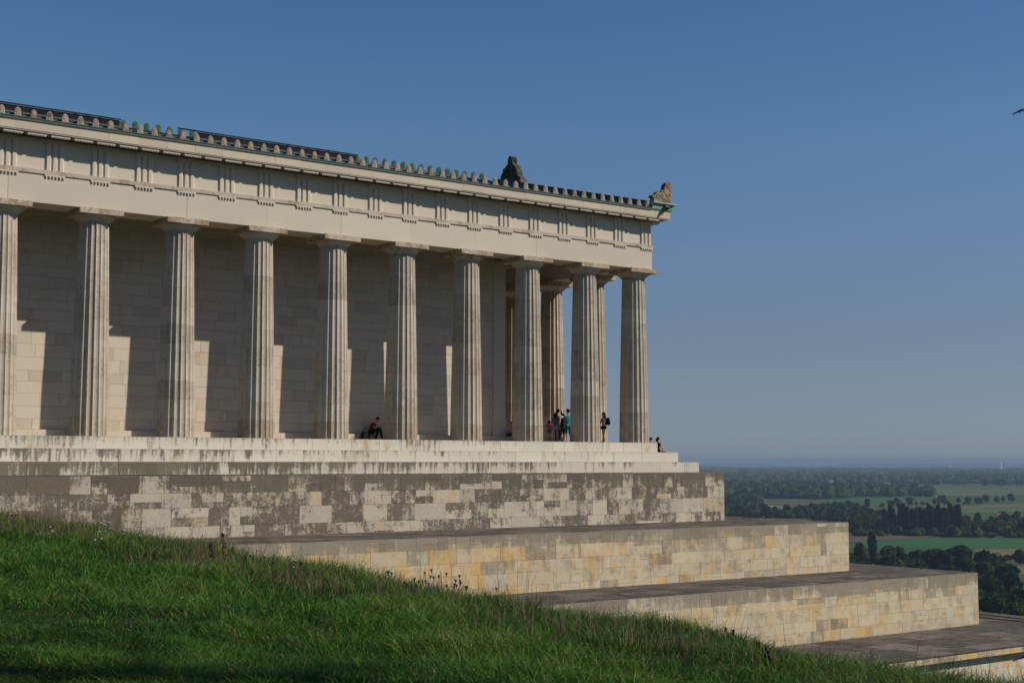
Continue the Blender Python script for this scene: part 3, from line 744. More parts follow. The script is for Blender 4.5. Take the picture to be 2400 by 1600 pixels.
for u, q, h, lab in [(535, 29, .80, 'tallest dark brown dock spike, in front of the plinth blocks'), (505, 29.3, .62, 'forked brown dock spike just left of the tallest one'), (575, 28, .42, 'short brown dock spike right of the tallest one'), (1790, 16.5, .30, 'reddish brown dock low in the green grass below the middle terrace')]:
    plant('dock', rq(u, q), q, h, lab, 'dock plants in the meadow', int(u))
for i, (u, q) in enumerate([(440, 21.5), (456, 21.3), (470, 21.4)]): plant('yellow', rq(u, q), q, .16, 'tiny yellow buttercup in the green meadow', 'yellow buttercups', 90+i)

# ------------------------------------------------------------------ trees
def foliage(name, a, b_, c_, trans=.25):
    t = NT(name); tone, s, b2, al = t.attr(); oi = t.n('ShaderNodeObjectInfo').outputs['Random']
    cc = t.mix(t.math('ADD', t.math('MULTIPLY', tone, .7), t.math('MULTIPLY', oi, .3)), a, b_)
    cc = t.mix(t.step(oi, .55, 1), cc, c_)
    d = t.n('ShaderNodeBsdfDiffuse'); t.t.links.new(cc, d.inputs[0]); tr = t.n('ShaderNodeBsdfTranslucent'); t.t.links.new(cc, tr.inputs[0])
    mx = t.n('ShaderNodeMixShader', {0: trans, 1: d.outputs[0], 2: tr.outputs[0]}); t.t.links.new(mx.outputs[0], t.out.inputs[0]); return t.mat
M_leaf = foliage('leaves_broad', (.013, .028, .011), (.042, .070, .018), (.056, .080, .02))
M_pop = foliage('leaves_poplar', (.010, .022, .010), (.026, .046, .016), (.03, .05, .016))
M_aut = foliage('leaves_autumn', (.16, .095, .015), (.26, .16, .03), (.24, .14, .03))
M_wil = foliage('leaves_pale', (.05, .072, .03), (.085, .11, .05), (.085, .11, .05))
M_fir = foliage('needles', (.008, .018, .012), (.016, .03, .016), (.012, .024, .015))
M_bark = plainmat('bark', (.06, .048, .036), (.04, .03, .024), .95, 5)
def crown_mesh(kind, seed, leaves=42, lobes=15, size=.062, trunk=True):
    g = np.random.default_rng(seed); V = []; Fq = []; A = []; MI = []
    rx, rz, cz = {'broad': (.34, .42, .56), 'poplar': (.105, .47, .53), 'bush': (.5, .46, .47)}[kind]
    off = 0
    if kind == 'poplar': lobes = 12
    for L in range(lobes):
        if kind == 'poplar': c = np.array([g.uniform(-.03, .03), g.uniform(-.03, .03), .12+.78*L/(lobes-1)]); f = 1-abs((c[2]-.45)/.62)**2.2; lr = np.array([.10*f+.025]*2+[.10])
        else:
            d = g.normal(size=3); d /= np.linalg.norm(d); rr = .68*g.random()**.4
            c = np.array([d[0]*rx*rr, d[1]*rx*rr, cz+d[2]*rz*rr*.95]); lr = np.array([1, 1, .85])*g.uniform(.13, .20)
        lobe_tone = g.uniform(.1, .9)
        n = leaves; d = g.normal(size=(n, 3)); d /= np.linalg.norm(d, axis=1)[:, None]
        P_ = c + d*lr*g.uniform(.75, 1.08, (n, 1))
        nn = d+g.normal(size=(n, 3))*.45; nn /= np.linalg.norm(nn, axis=1)[:, None]
        a = np.cross(nn, g.normal(size=(n, 3))); a /= np.linalg.norm(a, axis=1)[:, None]; b_ = np.cross(nn, a)
        s = size*g.uniform(.6, 1.25, (n, 1))
        V.append(np.stack([P_-a*s-b_*s*.7, P_+a*s*.7-b_*s, P_+a*s+b_*s*.8, P_-a*s*.6+b_*s], 1).reshape(-1, 3))
        k = off+np.arange(n)*4; Fq.append(np.stack([k, k+1, k+2, k+3], -1)); off += n*4
        A += [[np.clip(lobe_tone+g.normal(0, .18), 0, 1), .3, 0, 0] for _ in range(n)]; MI += [0]*n
    mb = MB(); gg = random.Random(seed)
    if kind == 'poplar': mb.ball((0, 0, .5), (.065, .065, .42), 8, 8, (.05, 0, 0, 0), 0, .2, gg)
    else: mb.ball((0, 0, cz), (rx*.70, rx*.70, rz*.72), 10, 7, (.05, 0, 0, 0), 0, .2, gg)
    mb.tube([(0, 0, -.05), (.01, 0, .2), (0, .01, .6)], [.028, .022, .01], 6, mi=1)
    for k in range(4):
        t_ = 1.57*k+gg.uniform(-.4, .4); mb.tube([(0, 0, .22+.05*k), (.12*math.cos(t_), .12*math.sin(t_), .4+.05*k), (.22*math.cos(t_)*(rx/.34), .22*math.sin(t_)*(rx/.34), .55+.05*k)], [.014, .009, .004], 5, mi=1)
    V.append(np.array(mb.v)); Fq.append(np.array([f for f in mb.f if len(f) == 4])+off); A += [c for f, c in zip(mb.f, mb.c) if len(f) == 4]; MI += [m_ for f, m_ in zip(mb.f, mb.m) if len(f) == 4]
    return np.concatenate(V), np.concatenate(Fq), np.array(A), MI
MESH = {}
def get_mesh(kind, k, mat):
    key = (kind, k, mat.name)
    if key not in MESH:
        V, F, A, MI = crown_mesh(kind, 100+k*7)
        o = np_mesh('tree_template', V, F, [mat, M_bark], False, A, MI); MESH[key] = o.data; bpy.data.objects.remove(o)
        o_ = MESH[key]; o_.name = {'broad': 'broadleaf_tree', 'poplar': 'poplar_tree', 'bush': 'bush'}[kind]
    return MESH[key]
def tree(kind, p, h, label, group=None, mat=None, wide=1.0, name=None):
    mat = mat or (M_pop if kind == 'poplar' else M_leaf)
    o = bpy.data.objects.new(name or {'broad': 'broadleaf_tree', 'poplar': 'poplar_tree', 'bush': 'bush'}[kind], get_mesh(kind, rnd.randrange(6 if kind == 'broad' else 3), mat))
    col.objects.link(o); o.location = (p[0], p[1], max(PLAIN, p[2])-.3); o.rotation_euler[2] = rnd.uniform(0, 6.28); o.scale = (h*wide, h*wide, h)
    tag(o, label, 'bush' if kind == 'bush' else 'tree', group); return o
def in_poly(a, b, poly):
    c = False; n = len(poly)
    for i in range(n):
        x0, y0 = poly[i]; x1, y1 = poly[(i+1) % n]
        if (y0 > b) != (y1 > b) and a < (x1-x0)*(b-y0)/(y1-y0)+x0: c = not c
    return c
def scatter(poly, n, seed, mind=0):
    """n ground points inside a surveyed outline, spread evenly over the ground"""
    g = random.Random(seed); W_ = np.array([ground_at(a, b) for a, b in poly])[:, :2]
    lo = W_.min(0); hi = W_.max(0); pl = [tuple(p) for p in W_]; out = []; tries = 0
    while len(out) < n and tries < 60000:
        tries += 1; p = (g.uniform(lo[0], hi[0]), g.uniform(lo[1], hi[1]))
        if in_poly(p[0], p[1], pl) and all((p[0]-q_[0])**2+(p[1]-q_[1])**2 > mind*mind for q_ in out[-400:]): out.append(p)
    return [(*p, PLAIN) for p in out]
NEAR = [(1150, 755), (1500, 745), (1900, 748), (2140, 790), (2215, 870), (2290, 935), (2500, 935), (2500, 1260), (1150, 1260)]
for p in scatter(NEAR, 128, 1, 7.5):
    tree('broad', p, rnd.uniform(15, 25), 'rounded dark green tree in the near wood beyond the terrace corners', 'trees of the near wood', wide=rnd.uniform(.75, 1.15))
tree('poplar', ground_at(1425, 690), 25, 'slim single poplar rising above the left end of the near wood', wide=1.15)
tree('broad', ground_at(1945, 800), 17, 'golden yellow tree in the middle of the near wood', mat=M_aut, wide=.9)
tree('bush', ground_at(1580, 800), 17, 'pale rounded willow low at the edge of the middle terrace', mat=M_wil, wide=.75, name='willow_tree')
tree('broad', ground_at(2330, 745), 17, 'lone tree at the right frame edge beside the brown field')
for i, a in enumerate([1505, 1535, 1548, 1600, 1615, 1640, 1665, 1690, 1703, 1718, 1745, 1765, 1780, 1795, 1822, 1850, 1862, 1880, 1905, 1918, 1940, 1958]):
    tree('poplar', ground_at(a+rnd.uniform(-5, 5), 545+rnd.uniform(-8, 16)), rnd.uniform(32, 40), 'tall narrow dark poplar in the row above the green field', 'row of tall poplars', wide=rnd.uniform(.62, .95))
for p in scatter([(1480, 560), (2020, 575), (2020, 555), (1480, 545)], 14, 2, 6): tree('broad', p, rnd.uniform(9, 15), 'low bushy tree at the foot of the tall poplars', 'bushy trees below the poplars', wide=rnd.uniform(.8, 1.2))
for p in scatter([(1050, 555), (1500, 555), (1500, 480), (1100, 440)], 44, 3, 9): tree('broad', p, rnd.uniform(14, 22), 'dark tree in the grove left of the poplar row', 'grove left of the poplars', wide=rnd.uniform(.8, 1.2))
for p in scatter([(1980, 560), (2450, 575), (2450, 485), (2000, 480)], 36, 4, 9): tree('broad', p, rnd.uniform(14, 22), 'dark tree in the grove right of the poplar row', 'grove right of the poplars', wide=rnd.uniform(.8, 1.2))
for i in range(46):
    f_ = min(1, max(0, (i+rnd.uniform(-1.6, 1.6))/45)); big = rnd.random()
    tree('broad', ground_at(1150+f_*1230, 406-f_*50+rnd.uniform(-9, 7)), 9+15*big**1.3, 'tree in the long hedgerow across the middle of the valley', 'hedgerow trees across the valley', wide=rnd.uniform(.8, 1.25))
for p in scatter([(500, 440), (760, 455), (1060, 455), (1040, 415), (860, 425), (740, 400), (660, 350), (500, 320)], 46, 5, 10): tree('broad', p, rnd.uniform(14, 22), 'tree in the left wood beside the pale track', 'left valley wood', wide=rnd.uniform(.9, 1.3))
for p in scatter([(2210, 725), (2420, 738), (2420, 720), (2210, 700)], 9, 6, 4): tree('bush', p, rnd.uniform(4, 8), 'low hedge bush between the two brown fields', 'hedge bushes between brown fields')
for p in scatter([(2105, 262), (2235, 266), (2235, 245), (2105, 245)], 8, 8, 20): tree('broad', p, rnd.uniform(22, 32), 'dark tree in the small far copse on the right', 'far copse trees', wide=1.5)
# masses of woodland too far off to count
def mass(name, label, pts, hs, ws, seed, kind='stuff', mat=None):
    g = np.random.default_rng(seed); n = len(pts); pts = np.array(pts)
    mb = MB(); gg = random.Random(seed); mb.ball((0, 0, .45), (.5, .5, .55), 7, 5)
    T = np.array(mb.v); Fm = np.array(mb.f)
    J = 1+g.uniform(-.22, .22, (n, len(T), 1)); sc = np.stack([ws, ws, hs], -1)[:, None, :]
    V = (T[None]*J*sc + pts[:, None, :]).reshape(-1, 3); F = (Fm[None]+np.arange(n)[:, None, None]*len(T)).reshape(-1, 4)
    A = np.zeros((len(F), 4)); A[:, 0] = np.repeat(g.random(n), len(Fm))
    return tag(np_mesh(name, V, F, mat or M_leaf, False, A), label, 'woodland', kind=kind)
def mass_poly(name, label, poly, n, hr, wr, seed, mind=0):
    p = scatter(poly, n, seed, mind); g = np.random.default_rng(seed)
    return mass(name, label, p, g.uniform(*hr, len(p)), g.uniform(*wr, len(p)), seed)
mass_poly('undergrowth', 'dark undergrowth filling the near wood', NEAR, 500, (5, 11), (9, 15), 60)
mass_poly('undergrowth', 'dark undergrowth under the poplar groves', [(1050, 560), (2450, 578), (2450, 490), (1950, 520), (1100, 445)], 420, (6, 12), (11, 18), 61)
mass_poly('woodland', 'bluish wood belt across the valley above the green field', [(440, 330), (1100, 338), (1500, 322), (1785, 325), (1785, 312), (1500, 300), (1000, 285), (440, 285)], 520, (16, 30), (22, 40), 62)
mass_poly('woodland', 'dark wood on the left of the valley behind the stepped plinth', [(440, 450), (700, 452), (740, 405), (680, 360), (760, 345), (440, 330)], 240, (10, 20), (18, 30), 64)
mass_poly('woodland', 'dark wood filling the slope of fields left of the poplar grove', [(620, 452), (1080, 462), (1480, 540), (1480, 455), (1250, 412), (1010, 416), (900, 446)], 230, (9, 17), (14, 24), 66)
def far_wood(d0, d1, n, seed):
    g = random.Random(seed); out = []
    while len(out) < n:
        d = d0*math.exp(g.random()*math.log(d1/d0)); t = R(g.uniform(37, 62)); out.append((EYE[0]+d*math.sin(t), EYE[1]+d*math.cos(t), PLAIN))
    return out
pts = far_wood(5950, 16000, 4200, 70); g = np.random.default_rng(70); dd = np.hypot(*(np.array(pts)[:, :2]-EYE[:2]).T)
mass('forest', 'wide blue hazy forest along the horizon', pts, g.uniform(16, 30, len(pts)), g.uniform(35, 60, len(pts))*dd/7000, 70)

# ------------------------------------------------------------------ valley floor
t = NT('valley_fields')
p = t.pos((1/420, 1/900, 1)); vor = t.n('ShaderNodeTexVoronoi', {'Vector': p, 'Scale': 1.0}, feature='F1', distance='MANHATTAN').outputs['Color']
h = t.n('ShaderNodeSeparateColor', {0: vor}); rr = t.n('ShaderNodeValToRGB', {0: h.outputs[0]}); el = rr.color_ramp.elements
rr.color_ramp.interpolation = 'CONSTANT'
for e, (q_, c) in zip([el[0], el[1], el.new(.3), el.new(.55), el.new(.75)], [(0, (.045, .085, .025)), (.9, (.12, .10, .055)), (.3, (.06, .10, .03)), (.55, (.085, .095, .04)), (.75, (.05, .08, .026))]): e.position = q_; e.color = (*c, 1)
c = t.mix(t.noise(t.pos((.004, .02, 1)), 1, 4), rr.outputs[0], t.mix(.5, rr.outputs[0], (.05, .07, .03)))
M_valley = t.bsdf(c, .95, .05)
mb = MB(); xs = [-9000, 500, 1500, 3000, 6000, 12000, 24000, 38000]; ys = [-9000, 0, 1000, 2500, 5000, 12000, 24000, 38000]
for i in range(7):
    for j in range(7): mb.add([(xs[i], ys[j], PLAIN), (xs[i+1], ys[j], PLAIN), (xs[i+1], ys[j+1], PLAIN), (xs[i], ys[j+1], PLAIN)], [(0, 1, 2, 3)])
tag(mb.build('valley_floor', M_valley), kind='structure')
def fieldmat(name, a, b_):
    t = NT(name); n = t.noise(t.pos((.02, .004, 1)), 1, 4); n2 = t.noise(t.pos((.3, .3, 1)), 1, 3)
    return t.bsdf(t.mix(t.math('ADD', t.math('MULTIPLY', n, .7), t.math('MULTIPLY', n2, .3)), a, b_), .95, .05)
FG = fieldmat('field_green', (.034, .095, .036), (.045, .11, .036)); FB = fieldmat('field_brown', (.12, .085, .058), (.10, .075, .05)); FT = fieldmat('field_tan', (.15, .125, .06), (.12, .115, .05)); FM = fieldmat('field_meadow', (.06, .105, .026), (.09, .12, .035)); FL = fieldmat('field_pale_green', (.075, .12, .045), (.09, .125, .05)); FR = fieldmat('gravel_track', (.36, .34, .29), (.3, .28, .24))
FP = plainmat('pond_water', (.25, .30, .34), (.3, .34, .38), .15, .05, .5)
FIELDS = [('field', FG, [(1270, 612), (1800, 572), (2500, 580), (2500, 640), (2050, 640), (1270, 640)]), ('field', FB, [(1270, 545), (1700, 553), (1800, 570), (1500, 590), (1270, 602)]),
  ('field', FT, [(2050, 642), (2500, 642), (2500, 715), (2050, 715)]), ('field', FT, [(2150, 745), (2500, 747), (2500, 800), (2150, 800)]),
  ('field', FG, [(1030, 352), (1290, 337), (1660, 331), (1850, 346), (1650, 360), (1100, 362)]), ('field', FB, [(840, 360), (1040, 356), (1210, 366), (1215, 393), (1000, 398), (860, 380)]),
  ('field', FM, [(720, 374), (860, 384), (1010, 408), (960, 417), (780, 403)]), ('field', FM, [(850, 424), (1000, 420), (990, 442), (860, 446)]),
  ('field', FL, [(1650, 284), (2500, 276), (2500, 296), (1800, 300)]), ('field', FT, [(1800, 303), (2500, 299), (2500, 310), (1850, 316)]), ('field', FT, [(1500, 268), (2450, 262), (2450, 266), (1500, 273)]),
  ('field', FG, [(1750, 345), (2300, 328), (2300, 334), (1800, 352)]), ('field', FT, [(1930, 383), (2500, 362), (2500, 378), (1960, 398)]), ('field', FL, [(1960, 400), (2500, 381), (2500, 415), (1960, 425)]), ('field', FB, [(2100, 398), (2500, 384), (2500, 388), (2140, 402)]),
  ('field', FT, [(500, 250), (1000, 247), (1400, 252), (1500, 262), (1000, 266), (500, 262)]), ('field', FL, [(1400, 232), (2100, 238), (2500, 226), (2500, 246), (1700, 252), (1400, 248)]), ('field', FG, [(1650, 254), (2450, 249), (2450, 255), (1700, 259)]),
  ('track', FR, [(700, 367), (760, 375), (860, 385), (985, 404), (985, 408), (860, 389), (760, 379), (700, 371)]), ('pond', FP, [(575, 306), (640, 303), (700, 309), (690, 326), (640, 330), (580, 320)])]
for i, (nm, mt, poly) in enumerate(FIELDS):
    W_ = [ground_at(a, b) for a, b in poly]; mb = MB()
    mb.add([(w_[0], w_[1], PLAIN+.25+.03*i) for w_ in W_], [tuple(range(len(W_)))]); tag(mb.build(nm, mt), kind='structure')
# hills on the horizon
M_hill = plainmat('hill_woods', (.035, .055, .03), (.05, .07, .035), .95, .002, .05)
for d, hh, sd in ((19000, 30, 1), (27000, 75, 2)):
    mb = MB(); pr = []
    for i in range(61):
        tt = R(30+36*i/60); z = PLAIN+hh*(.55+.25*math.sin(i*.31+sd)+.14*math.sin(i*.83+2*sd)+.06*math.sin(i*1.9))
        pr.append((EYE[0]+d*math.sin(tt), EYE[1]+d*math.cos(tt), z, EYE[0]+(d+3000)*math.sin(tt), EYE[1]+(d+3000)*math.cos(tt)))
    for a, b_ in zip(pr[:-1], pr[1:]):
        for (s0, s1) in (((-1200), 0), (0, 1)):
            pass
        k0 = lambda q_: (EYE[0]+(math.hypot(q_[0]-EYE[0], q_[1]-EYE[1])-1500)*(q_[0]-EYE[0])/math.hypot(q_[0]-EYE[0], q_[1]-EYE[1]), EYE[1]+(math.hypot(q_[0]-EYE[0], q_[1]-EYE[1])-1500)*(q_[1]-EYE[1])/math.hypot(q_[0]-EYE[0], q_[1]-EYE[1]), PLAIN)
        mb.add([k0(a), k0(b_), b_[:3], a[:3], (b_[3], b_[4], PLAIN), (a[3], a[4], PLAIN)], [(1, 0, 3, 2), (2, 3, 5, 4)], smooth=True)
    tag(mb.build('hills', M_hill), kind='structure')

# far buildings and parked cars
M_wall = plainmat('render_white', (.72, .70, .66), (.66, .64, .6), .8, .5); M_roof = plainmat('roof_tiles', (.26, .10, .06), (.2, .08, .05), .8, 1); M_grey = plainmat('roof_grey', (.35, .36, .37), (.3, .31, .32), .7, 1); M_glass = plainmat('window_dark', (.03, .035, .04), None, .2, 1, .5)
def house(p, w, d, h, rh, ang, label, roofm, name='house', cat='house', flat=False):
    root = tag(empty(name, (p[0], p[1], PLAIN), None, ang), label, cat)
    mb = MB(); mb.box(-w/2, w/2, -d/2, d/2, 0, h); mb.build('wall', M_wall, root)
    mb = MB(); mb.prism([(-d/2-.4, 0), (d/2+.4, 0), (0, rh)], (-w/2-.3, 0, h), (0, 1, 0), (0, 0, 1), (w+.6, 0, 0)); mb.build('roof', roofm, root)
    for k in range(max(2, int(w/4))):
        mb = MB(); x = -w/2+(k+.5)*w/max(2, int(w/4)); mb.box(x-.6, x+.6, -d/2-.04, -d/2+.05, h*.4, h*.4+1.3); mb.build('window', M_glass, root)
    return root
house(ground_at(2095, 222), 34, 16, 14, 9, R(-40), 'far farmhouse with bright orange roof before the forest', M_roof)
house(ground_at(1180, 243), 110, 24, 8, 4, R(-35), 'long low pale barn at the foot of the forest', M_grey, 'barn', 'barn')
house(ground_at(2195, 490), 7, 7, 13, 4, R(-40), 'tall white house half hidden in the right grove', M_roof)
house(ground_at(2330, 500), 18, 10, 5, 6, R(-30), 'house with red tiled roof in the right grove', M_roof)
root = tag(empty('factory', tuple(ground_at(2140, 160)[:2])+(PLAIN,), None, R(-40)), 'pale factory hall with two silos far off on the horizon', 'factory')
mb = MB(); mb.box(-90, 90, -30, 30, 0, 38); mb.build('hall', M_wall, root)
mb = MB(); mb.cyl((120, 0, 0), (120, 0, 75), 14, 14, 16); mb.ball((120, 0, 75), 14, 12, 6); mb.build('silo', M_wall, root)
mb = MB(); mb.cyl((-420, 0, 0), (-420, 0, 70), 9, 8, 12); mb.build('chimney', M_wall, root)
CARC = [(.75, .75, .75), (.6, .62, .65), (.8, .8, .78), (.05, .06, .08), (.35, .04, .03), (.7, .7, .72), (.1, .16, .3), (.78, .78, .76)]
CN = ['white', 'silver', 'cream white', 'black', 'dark red', 'pale grey', 'dark blue', 'bright white']
M_tyre = plainmat('tyre', (.02, .02, .02), None, .9)
for i in range(8):
    p = ground_at([1575, 1700, 1730, 1765, 1790, 1812, 1840, 1980][i], 326-[0, 2, 2, 3, 3, 3, 4, 2][i]); root = tag(empty('parked_car', (p[0], p[1], PLAIN+.8), None, R(35+i*9)), CN[i]+' car parked in the row beside the green field', 'car', 'cars parked beside the field')
    pm = plainmat('car_paint', CARC[i], CARC[i], .3, 1, .5)
    mb = MB(); mb.prism([(-2.2, .3), (2.2, .3), (2.2, .8), (1.2, .95), (.6, 1.45), (-1.3, 1.45), (-1.9, .95), (-2.2, .9)], (0, -.85, 0), (1, 0, 0), (0, 0, 1), (0, 1.7, 0)); mb.build('body', pm, root)
    mb = MB(); mb.prism([(1.0, .98), (.55, 1.38), (-1.2, 1.38), (-1.7, .98)], (0, -.87, 0), (1, 0, 0), (0, 0, 1), (0, 1.74, 0)); mb.build('window', M_glass, root)
    for sx in (-1.35, 1.35):
        for sy in (-.8, .8): mb = MB(); mb.cyl((sx, sy-.1, .32), (sx, sy+.1, .32), .32, .32, 10); mb.build('wheel', M_tyre, root)
p = ground_at(590, 225); root = tag(empty('pylon', (p[0], p[1], PLAIN)), 'thin lattice pylon before the far forest, left of the plinth corner view', 'pylon')
root['label'] = 'thin grey lattice pylon before the far forest'
mb = MB()
for sx in (-1, 1):
    for sy in (-1, 1): mb.cyl((3*sx, 3*sy, 0), (.5*sx, .5*sy, 48), .22, .15, 4)
for k in range(8):
    z0, z1 = k*6, k*6+6; w0, w1 = 3-2.5*z0/48, 3-2.5*z1/48
    for s in (-1, 1): mb.cyl((-w0, s*w0, z0), (w1, s*w1, z1), .1, .1, 4); mb.cyl((s*w0, -w0, z0), (s*w1, w1, z1), .1, .1, 4)
for z in (34, 40, 46): mb.cyl((-8, 0, z), (8, 0, z), .2, .2, 4)
mb.build('lattice', M_grey, root)

# ------------------------------------------------------------------ trees beside the photographer (one twig and their shade are seen)
def leaf_cloud(centers, radii, n, size, seed, mat, name, parent, aspect=.6):
    g = np.random.default_rng(seed); k = g.integers(0, len(centers), n); d = g.normal(size=(n, 3)); d /= np.linalg.norm(d, axis=1)[:, None]
    P_ = np.array(centers)[k]+d*np.array(radii)[k][:, None]*g.random((n, 1))**.4
    a = g.normal(size=(n, 3)); a /= np.linalg.norm(a, axis=1)[:, None]; b_ = np.cross(a, g.normal(size=(n, 3))); b_ /= np.linalg.norm(b_, axis=1)[:, None]
    s = size*g.uniform(.7, 1.3, (n, 1)); V = np.stack([P_-a*s, P_+b_*s*aspect, P_+a*s, P_-b_*s*aspect], 1).reshape(-1, 3)
    F = np.arange(n*4).reshape(-1, 4); A = np.zeros((n, 4)); A[:, 0] = g.random(n)
    return np_mesh(name, V, F, mat, False, A, None, parent)
x, y = to_world(25.5, 10.2); z = float(hill_z(x, y))
root = tag(empty('pine_tree', (x, y, z)), 'tall bare trunked pine down the slope right of the photographer, shading the lawn', 'tree')
mb = MB(); g = random.Random(4); cs, rs = [], []; zc_ = 20.3-z
mb.tube([(0, 0, -.3), (.2, .1, zc_*.4), (-.1, .2, zc_*.8), (0, 0, zc_+2.6)], [.42, .34, .22, .06], 10)
for k in range(16):
    t_ = k*2.4; z0 = zc_-3.2+.36*k; L = 3.9*math.sin(math.pi*min(.93, (k+3.5)/20)); e = Vector((L*math.cos(t_), L*math.sin(t_), z0+.9)); mb.tube([(0, 0, z0), e*.5+Vector((0, 0, z0*.5-.05)), e], [.10, .06, .02], 6)
    for f_ in (.5, .75, 1.0): cs.append((e.x*f_, e.y*f_, z0+.9*f_+g.uniform(-.2, .4))); rs.append(g.uniform(.5, .95))
mb.build('trunk', M_bark, root); leaf_cloud(cs, rs, 4200, .09, 5, M_fir, 'crown', root, .35)
rp, qp = 16.0, 40.0
x, y = to_world(rp, qp); z = float(hill_z(x, y))
root = tag(empty('fir_tree', (x, y, z)), 'tall dark fir whose branch tip pokes in at the right frame edge', 'tree')
mb = MB(); zt = 17.5; mb.tube([(0, 0, -.5), (0, 0, zt*.5), (0, 0, zt)], [.26, .16, .03], 8); cs = []; ndl = MB(); g = random.Random(8)
tipr, tipz = (2403-1200)/3278*qp, EYE[2]+(1078.8-251)/3278*qp
def bough(z0, ang, L, droop, first=None, fat=1):
    e = Vector((L*math.cos(ang), L*math.sin(ang), z0-droop)) if first is None else first
    b0 = Vector((0, 0, z0)); mb.tube([b0, b0.lerp(e, .5)+Vector((0, 0, .1)), e], [.05, .03, .008], 5)
    n = int(L*16); d = (e-b0).normalized(); s_ = d.cross(Vector((0, 0, 1))).normalized()
    for i in range(n):
        f_ = .12+.9*i/n; c0 = b0.lerp(e, f_)+Vector((0, 0, .1*4*f_*(1-f_))); w_ = max(.07*fat**2, (1.02-f_)*L*.42)
        for sd in (-1, 1):
            tip = c0+(d*.5+s_*sd).normalized()*w_*g.uniform(.6, 1)+Vector((0, 0, -.08*w_))
            for k in range(max(3, int(w_*16))):
                q0 = c0.lerp(tip, (k+.3)/max(3, int(w_*16))); dr = ((tip-c0).normalized()+Vector((g.uniform(-1, 1), g.uniform(-1, 1), g.uniform(-.6, .6)))*.8).normalized()*.075*fat
                o_ = dr.cross(Vector((g.random(), g.random(), 1))).normalized()*.012; ndl.add([q0-o_, q0+o_, q0+dr], [(0, 1, 2)], (g.random(), 0, 0, 0))
for k in range(34):
    z0 = 3.5+13.6*k/34; L = (zt-z0)*.115+.25; bough(z0, k*2.4, L, .25*L)
rx, ry = to_world(tipr, qp); bough(tipz-z+.25, 0, 2.0, 0, Vector((rx-x, ry-y, tipz-z)), 1.7)
mb.build('trunk', M_bark, root); ndl.build('needles', M_fir, root)

# ------------------------------------------------------------------ people
M_skin = plainmat('skin', (.42, .24, .165), (.38, .215, .15), .6, 8, .3)
def cloth(name, c): return plainmat('cloth_'+name, c, tuple(q_*.8 for q_ in c), .9, 12, .1)
HAIRD = cloth('hair_dark', (.018, .013, .010)); HAIRB = cloth('hair_brown', (.06, .036, .02)); BLACK = cloth('black', (.012, .012, .014)); NAVY = cloth('navy', (.018, .024, .075)); RED = cloth('dark_red', (.13, .018, .016)); CORAL = cloth('coral', (.48, .10, .085)); GREY = cloth('grey', (.10, .10, .12)); DENIM = cloth('denim_pale', (.26, .33, .40)); TURQ = cloth('turquoise', (.02, .36, .44)); TEAL = cloth('teal', (.014, .20, .25)); LAV = cloth('lavender', (.30, .28, .40)); SHOE = cloth('shoe', (.14, .13, .12)); BLUED = cloth('denim_blue', (.10, .15, .22)); PINKW = cloth('pale_shirt', (.50, .43, .40)); DGREY = cloth('charcoal', (.045, .04, .045)); WHITE = cloth('white', (.6, .6, .6))
def skin_obj(name, pts, edges, radii, mat, parent, rootv=0, sub=1):
    me = bpy.data.meshes.new(name); me.from_pydata(pts, edges, []); me.materials.append(mat)
    o = bpy.data.objects.new(name, me); col.objects.link(o)
    o.modifiers.new('skin', 'SKIN').use_smooth_shade = True
    if sub: sm = o.modifiers.new('sub', 'SUBSURF'); sm.levels = sub; sm.render_levels = sub
    for i, r_ in enumerate(radii):
        me.skin_vertices[0].data[i].radius = (r_, r_) if not hasattr(r_, '__len__') else r_
        me.skin_vertices[0].data[i].use_root = (i == rootv)
    o.parent = parent
    return o
SKINNED = []
